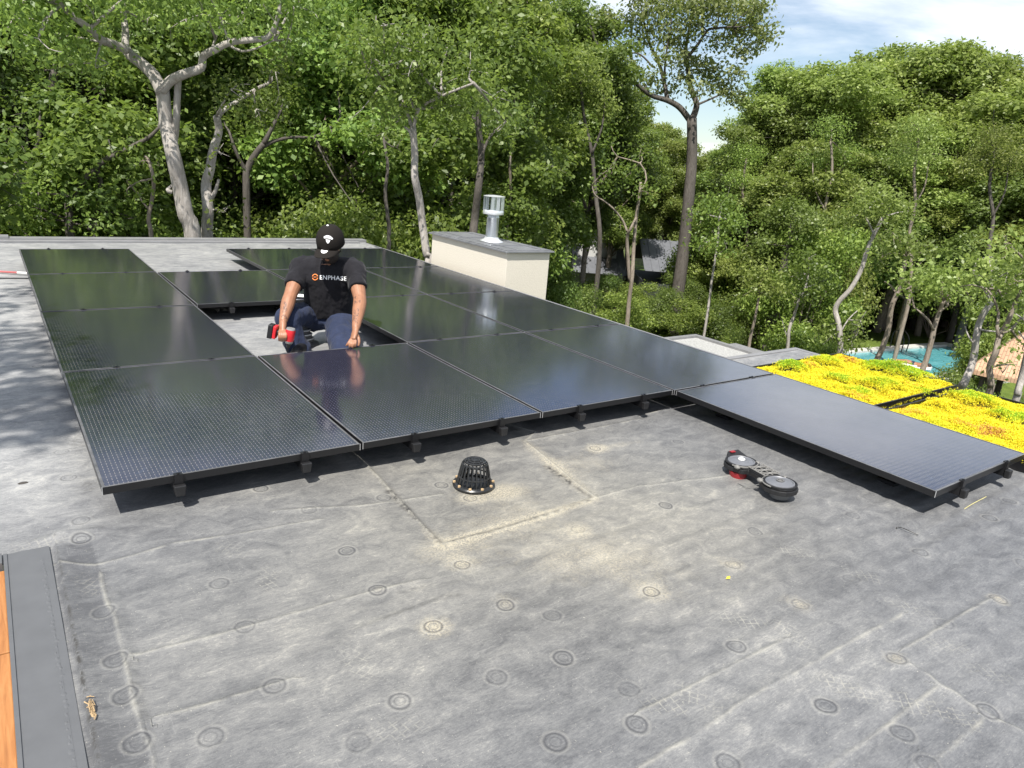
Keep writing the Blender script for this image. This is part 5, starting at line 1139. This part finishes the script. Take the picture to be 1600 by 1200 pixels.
hero('oak_tree', 'thin pale leaning stem left of the thick shaded trunk', 24.0,
 [([(1168,560),(1172,530),(1178,505),(1183,480),(1186,460)], 6, 3, 0)], [(1190,440,18),(1170,425,16),(1210,450,16),(1200,420,14)], M['bark_tan'], M['leaf_yel'], seed=17)
hero('oak_tree', 'thin pale wavy sapling between the thick trunk and the curved tree', 25.0,
 [([(1230,550),(1233,515),(1240,495),(1248,470),(1258,450),(1262,430)], 6, 3, 0), ([(1231,530),(1226,515),(1222,500)], 2, 1, 0)], [(1260,405,20),(1240,430,18),(1280,440,18),(1265,460,12),(1228,450,14)], M['bark_pale'], M['leaf_mid'], seed=18)
hero('oak_tree', 'thin pale straight stem just right of the tall dark trunk', 24.0,
 [([(1103,505),(1108,470),(1113,430),(1118,400),(1122,370),(1124,340)], 5, 3, 0)], [(1125,320,22),(1100,335,20),(1145,345,20),(1115,360,18),(1135,385,14),(1100,380,14)], M['bark_pale'], M['leaf_mid'], seed=19)
hero('oak_tree', 'thick dark trunk in the shade just left of the flue pipe', 15.5, [([(738,385),(742,340),(748,290),(752,240),(747,190),(752,130)], 15, 8, 0), ([(750,250),(765,215),(790,190)], 6, 2, .3), ([(748,200),(730,170),(700,150)], 6, 2, 0)], [(770,180,24),(735,150,24),(800,180,20)], M['bark_dark'], M['leaf_deep'], seed=21)
hero('oak_tree', 'thin dark stem in the shade midway between the worker and the slim pale trunk', 15.0, [([(608,380),(606,340),(602,300),(606,260),(600,220)], 8, 4, 0)], [(600,210,20),(620,230,16)], M['bark_dark'], M['leaf_deep'], seed=22)
hero('oak_tree', 'thin dark stem left of the foot of the big forked pale tree', 14.0, [([(238,384),(232,345),(238,310),(240,280),(232,250)], 8, 4, 0), ([(236,330),(222,315),(215,300)], 3, 1.5, 0)], [(225,250,18),(205,290,14)], M['bark_tan'], M['leaf_mid'], seed=23)
hero('oak_tree', 'dark leaning trunk rising right from the far left picture edge', 16.0, [([(-5,350),(5,315),(22,280),(45,250),(60,225),(62,190)], 10, 5, 0), ([(12,300),(8,260),(15,220)], 5, 2, 0)], [(60,180,24),(15,200,20)], M['bark_dark'], M['leaf_deep'], seed=24)
hero('oak_tree', 'thin grey stem seen just right of the flue pipe', 19.0, [([(790,400),(793,350),(798,300),(797,250),(806,200),(803,150)], 6, 3, 0)], [(805,140,22),(790,170,18),(820,165,18)], M['bark_tan'], M['leaf_mid'], seed=25)
hero('oak_tree', 'slender dark trunk left of the pale crossing stems', 27.0, [([(935,420),(937,360),(930,300),(925,240),(912,180),(905,110)], 9, 4, 0), ([(925,240),(940,200),(945,160)], 4, 2, 0)], [(905,100,26),(930,140,22),(890,140,20),(945,170,18)], M['bark_dark'], M['leaf_yel'], seed=26)
hero('oak_tree', 'slender pale trunk rising through the crowns above the pool', 34.0, [([(1420,470),(1424,420),(1420,370),(1430,320),(1428,270),(1436,220)], 6, 3, 0), ([(1430,320),(1445,290),(1450,260)], 3, 1, 0)], [(1436,200,24),(1455,240,18),(1410,240,20)], M['bark_tan'], M['leaf_yel'], seed=31)
hero('oak_tree', 'slender pale trunk rising through the crowns above the curved pale trunk', 33.0, [([(1285,480),(1288,430),(1283,380),(1290,320),(1300,270),(1298,220)], 6, 3, 0), ([(1290,330),(1275,300),(1270,270)], 3, 1, 0)], [(1298,200,24),(1270,250,20),(1318,240,20)], M['bark_tan'], M['leaf_mid'], seed=32)
hero('oak_tree', 'slender dark trunk with a fork above the shingled shelter', 33.0, [([(1548,440),(1545,390),(1552,340),(1546,290),(1555,230)], 7, 3, 0), ([(1550,340),(1570,300),(1575,260)], 3, 1, 0)], [(1555,215,26),(1580,250,20),(1530,250,20)], M['bark_dark'], M['leaf_yel'], seed=33)
hero('oak_tree', 'thin grey trunk in the light green crowns right of the tall lone tree', 34.0, [([(1165,480),(1163,420),(1168,360),(1160,300),(1166,250)], 6, 3, 0), ([(1165,360),(1182,330),(1190,300)], 3, 1, 0)], [(1166,240,22),(1190,290,18),(1148,280,18)], M['bark_tan'], M['leaf_mid'], seed=34)
# tree beside the house, out of the picture on the left, whose shade dapples the roof
o = thing('oak_tree', 'tree beside the house whose shade dapples the left of the roof', 'tree', (-6.8, -2.4, G))
g = np.random.default_rng(77); bl = []; LL = [([(0,0,0),(.3,.2,5),(.5,.6,9),(.8,1.0,13)], .2, .06)]
for px_, py_, r in ((30,520,.30),(70,560,.28),(20,610,.32),(60,640,.30),(95,660,.22),(40,680,.2),(-30,560,.4),(-60,640,.5),(30,455,.2),(-40,480,.3)):
    q = onz(px_, py_, 0); c = q+np.array([-.5,-.42,1.])*(7.2+g.uniform(-.5,.5))-np.array([-6.8,-2.4,G]); bl.append((*c, r, r, r*.5)); LL.append(([(.7,.9,11.5), tuple((np.array([.7,.9,11.5])+c)/2+np.array([0,0,.3])), tuple(c)], .04, .01))
c = bpy.data.objects.new('trunk', trunk_mesh('trunk', LL, M['bark_tan'])); col.objects.link(c); c.parent = o
c = bpy.data.objects.new('crown', leaves('crown', bl, 70, .13, 5, M['leaf_mid'], spray=.12)); col.objects.link(c); c.parent = o

# one label for one thing: repeats that still share a label are told apart by their order from left to right
from collections import defaultdict
byl = defaultdict(list)
for o in bpy.data.objects:
    if o.parent is None and 'label' in o and o.get('group') and o.name.split('.')[0] in ('oak_tree', 'shrub'): byl[o['label']].append(o)
for lab, obs in byl.items():
    if len(obs) > 1:
        obs.sort(key=lambda o: float(np.dot(np.array(o.location)-CAM, camr)/np.dot(np.array(o.location)-CAM, camf)))
        for k, o in enumerate(obs): o['label'] = (('left-hand ' if k == 0 else 'right-hand ') if len(obs) == 2 else ('rightmost ' if k == len(obs)-1 else ('leftmost ', 'second ', 'third ', 'fourth ', 'fifth ', 'sixth ')[k]))+lab
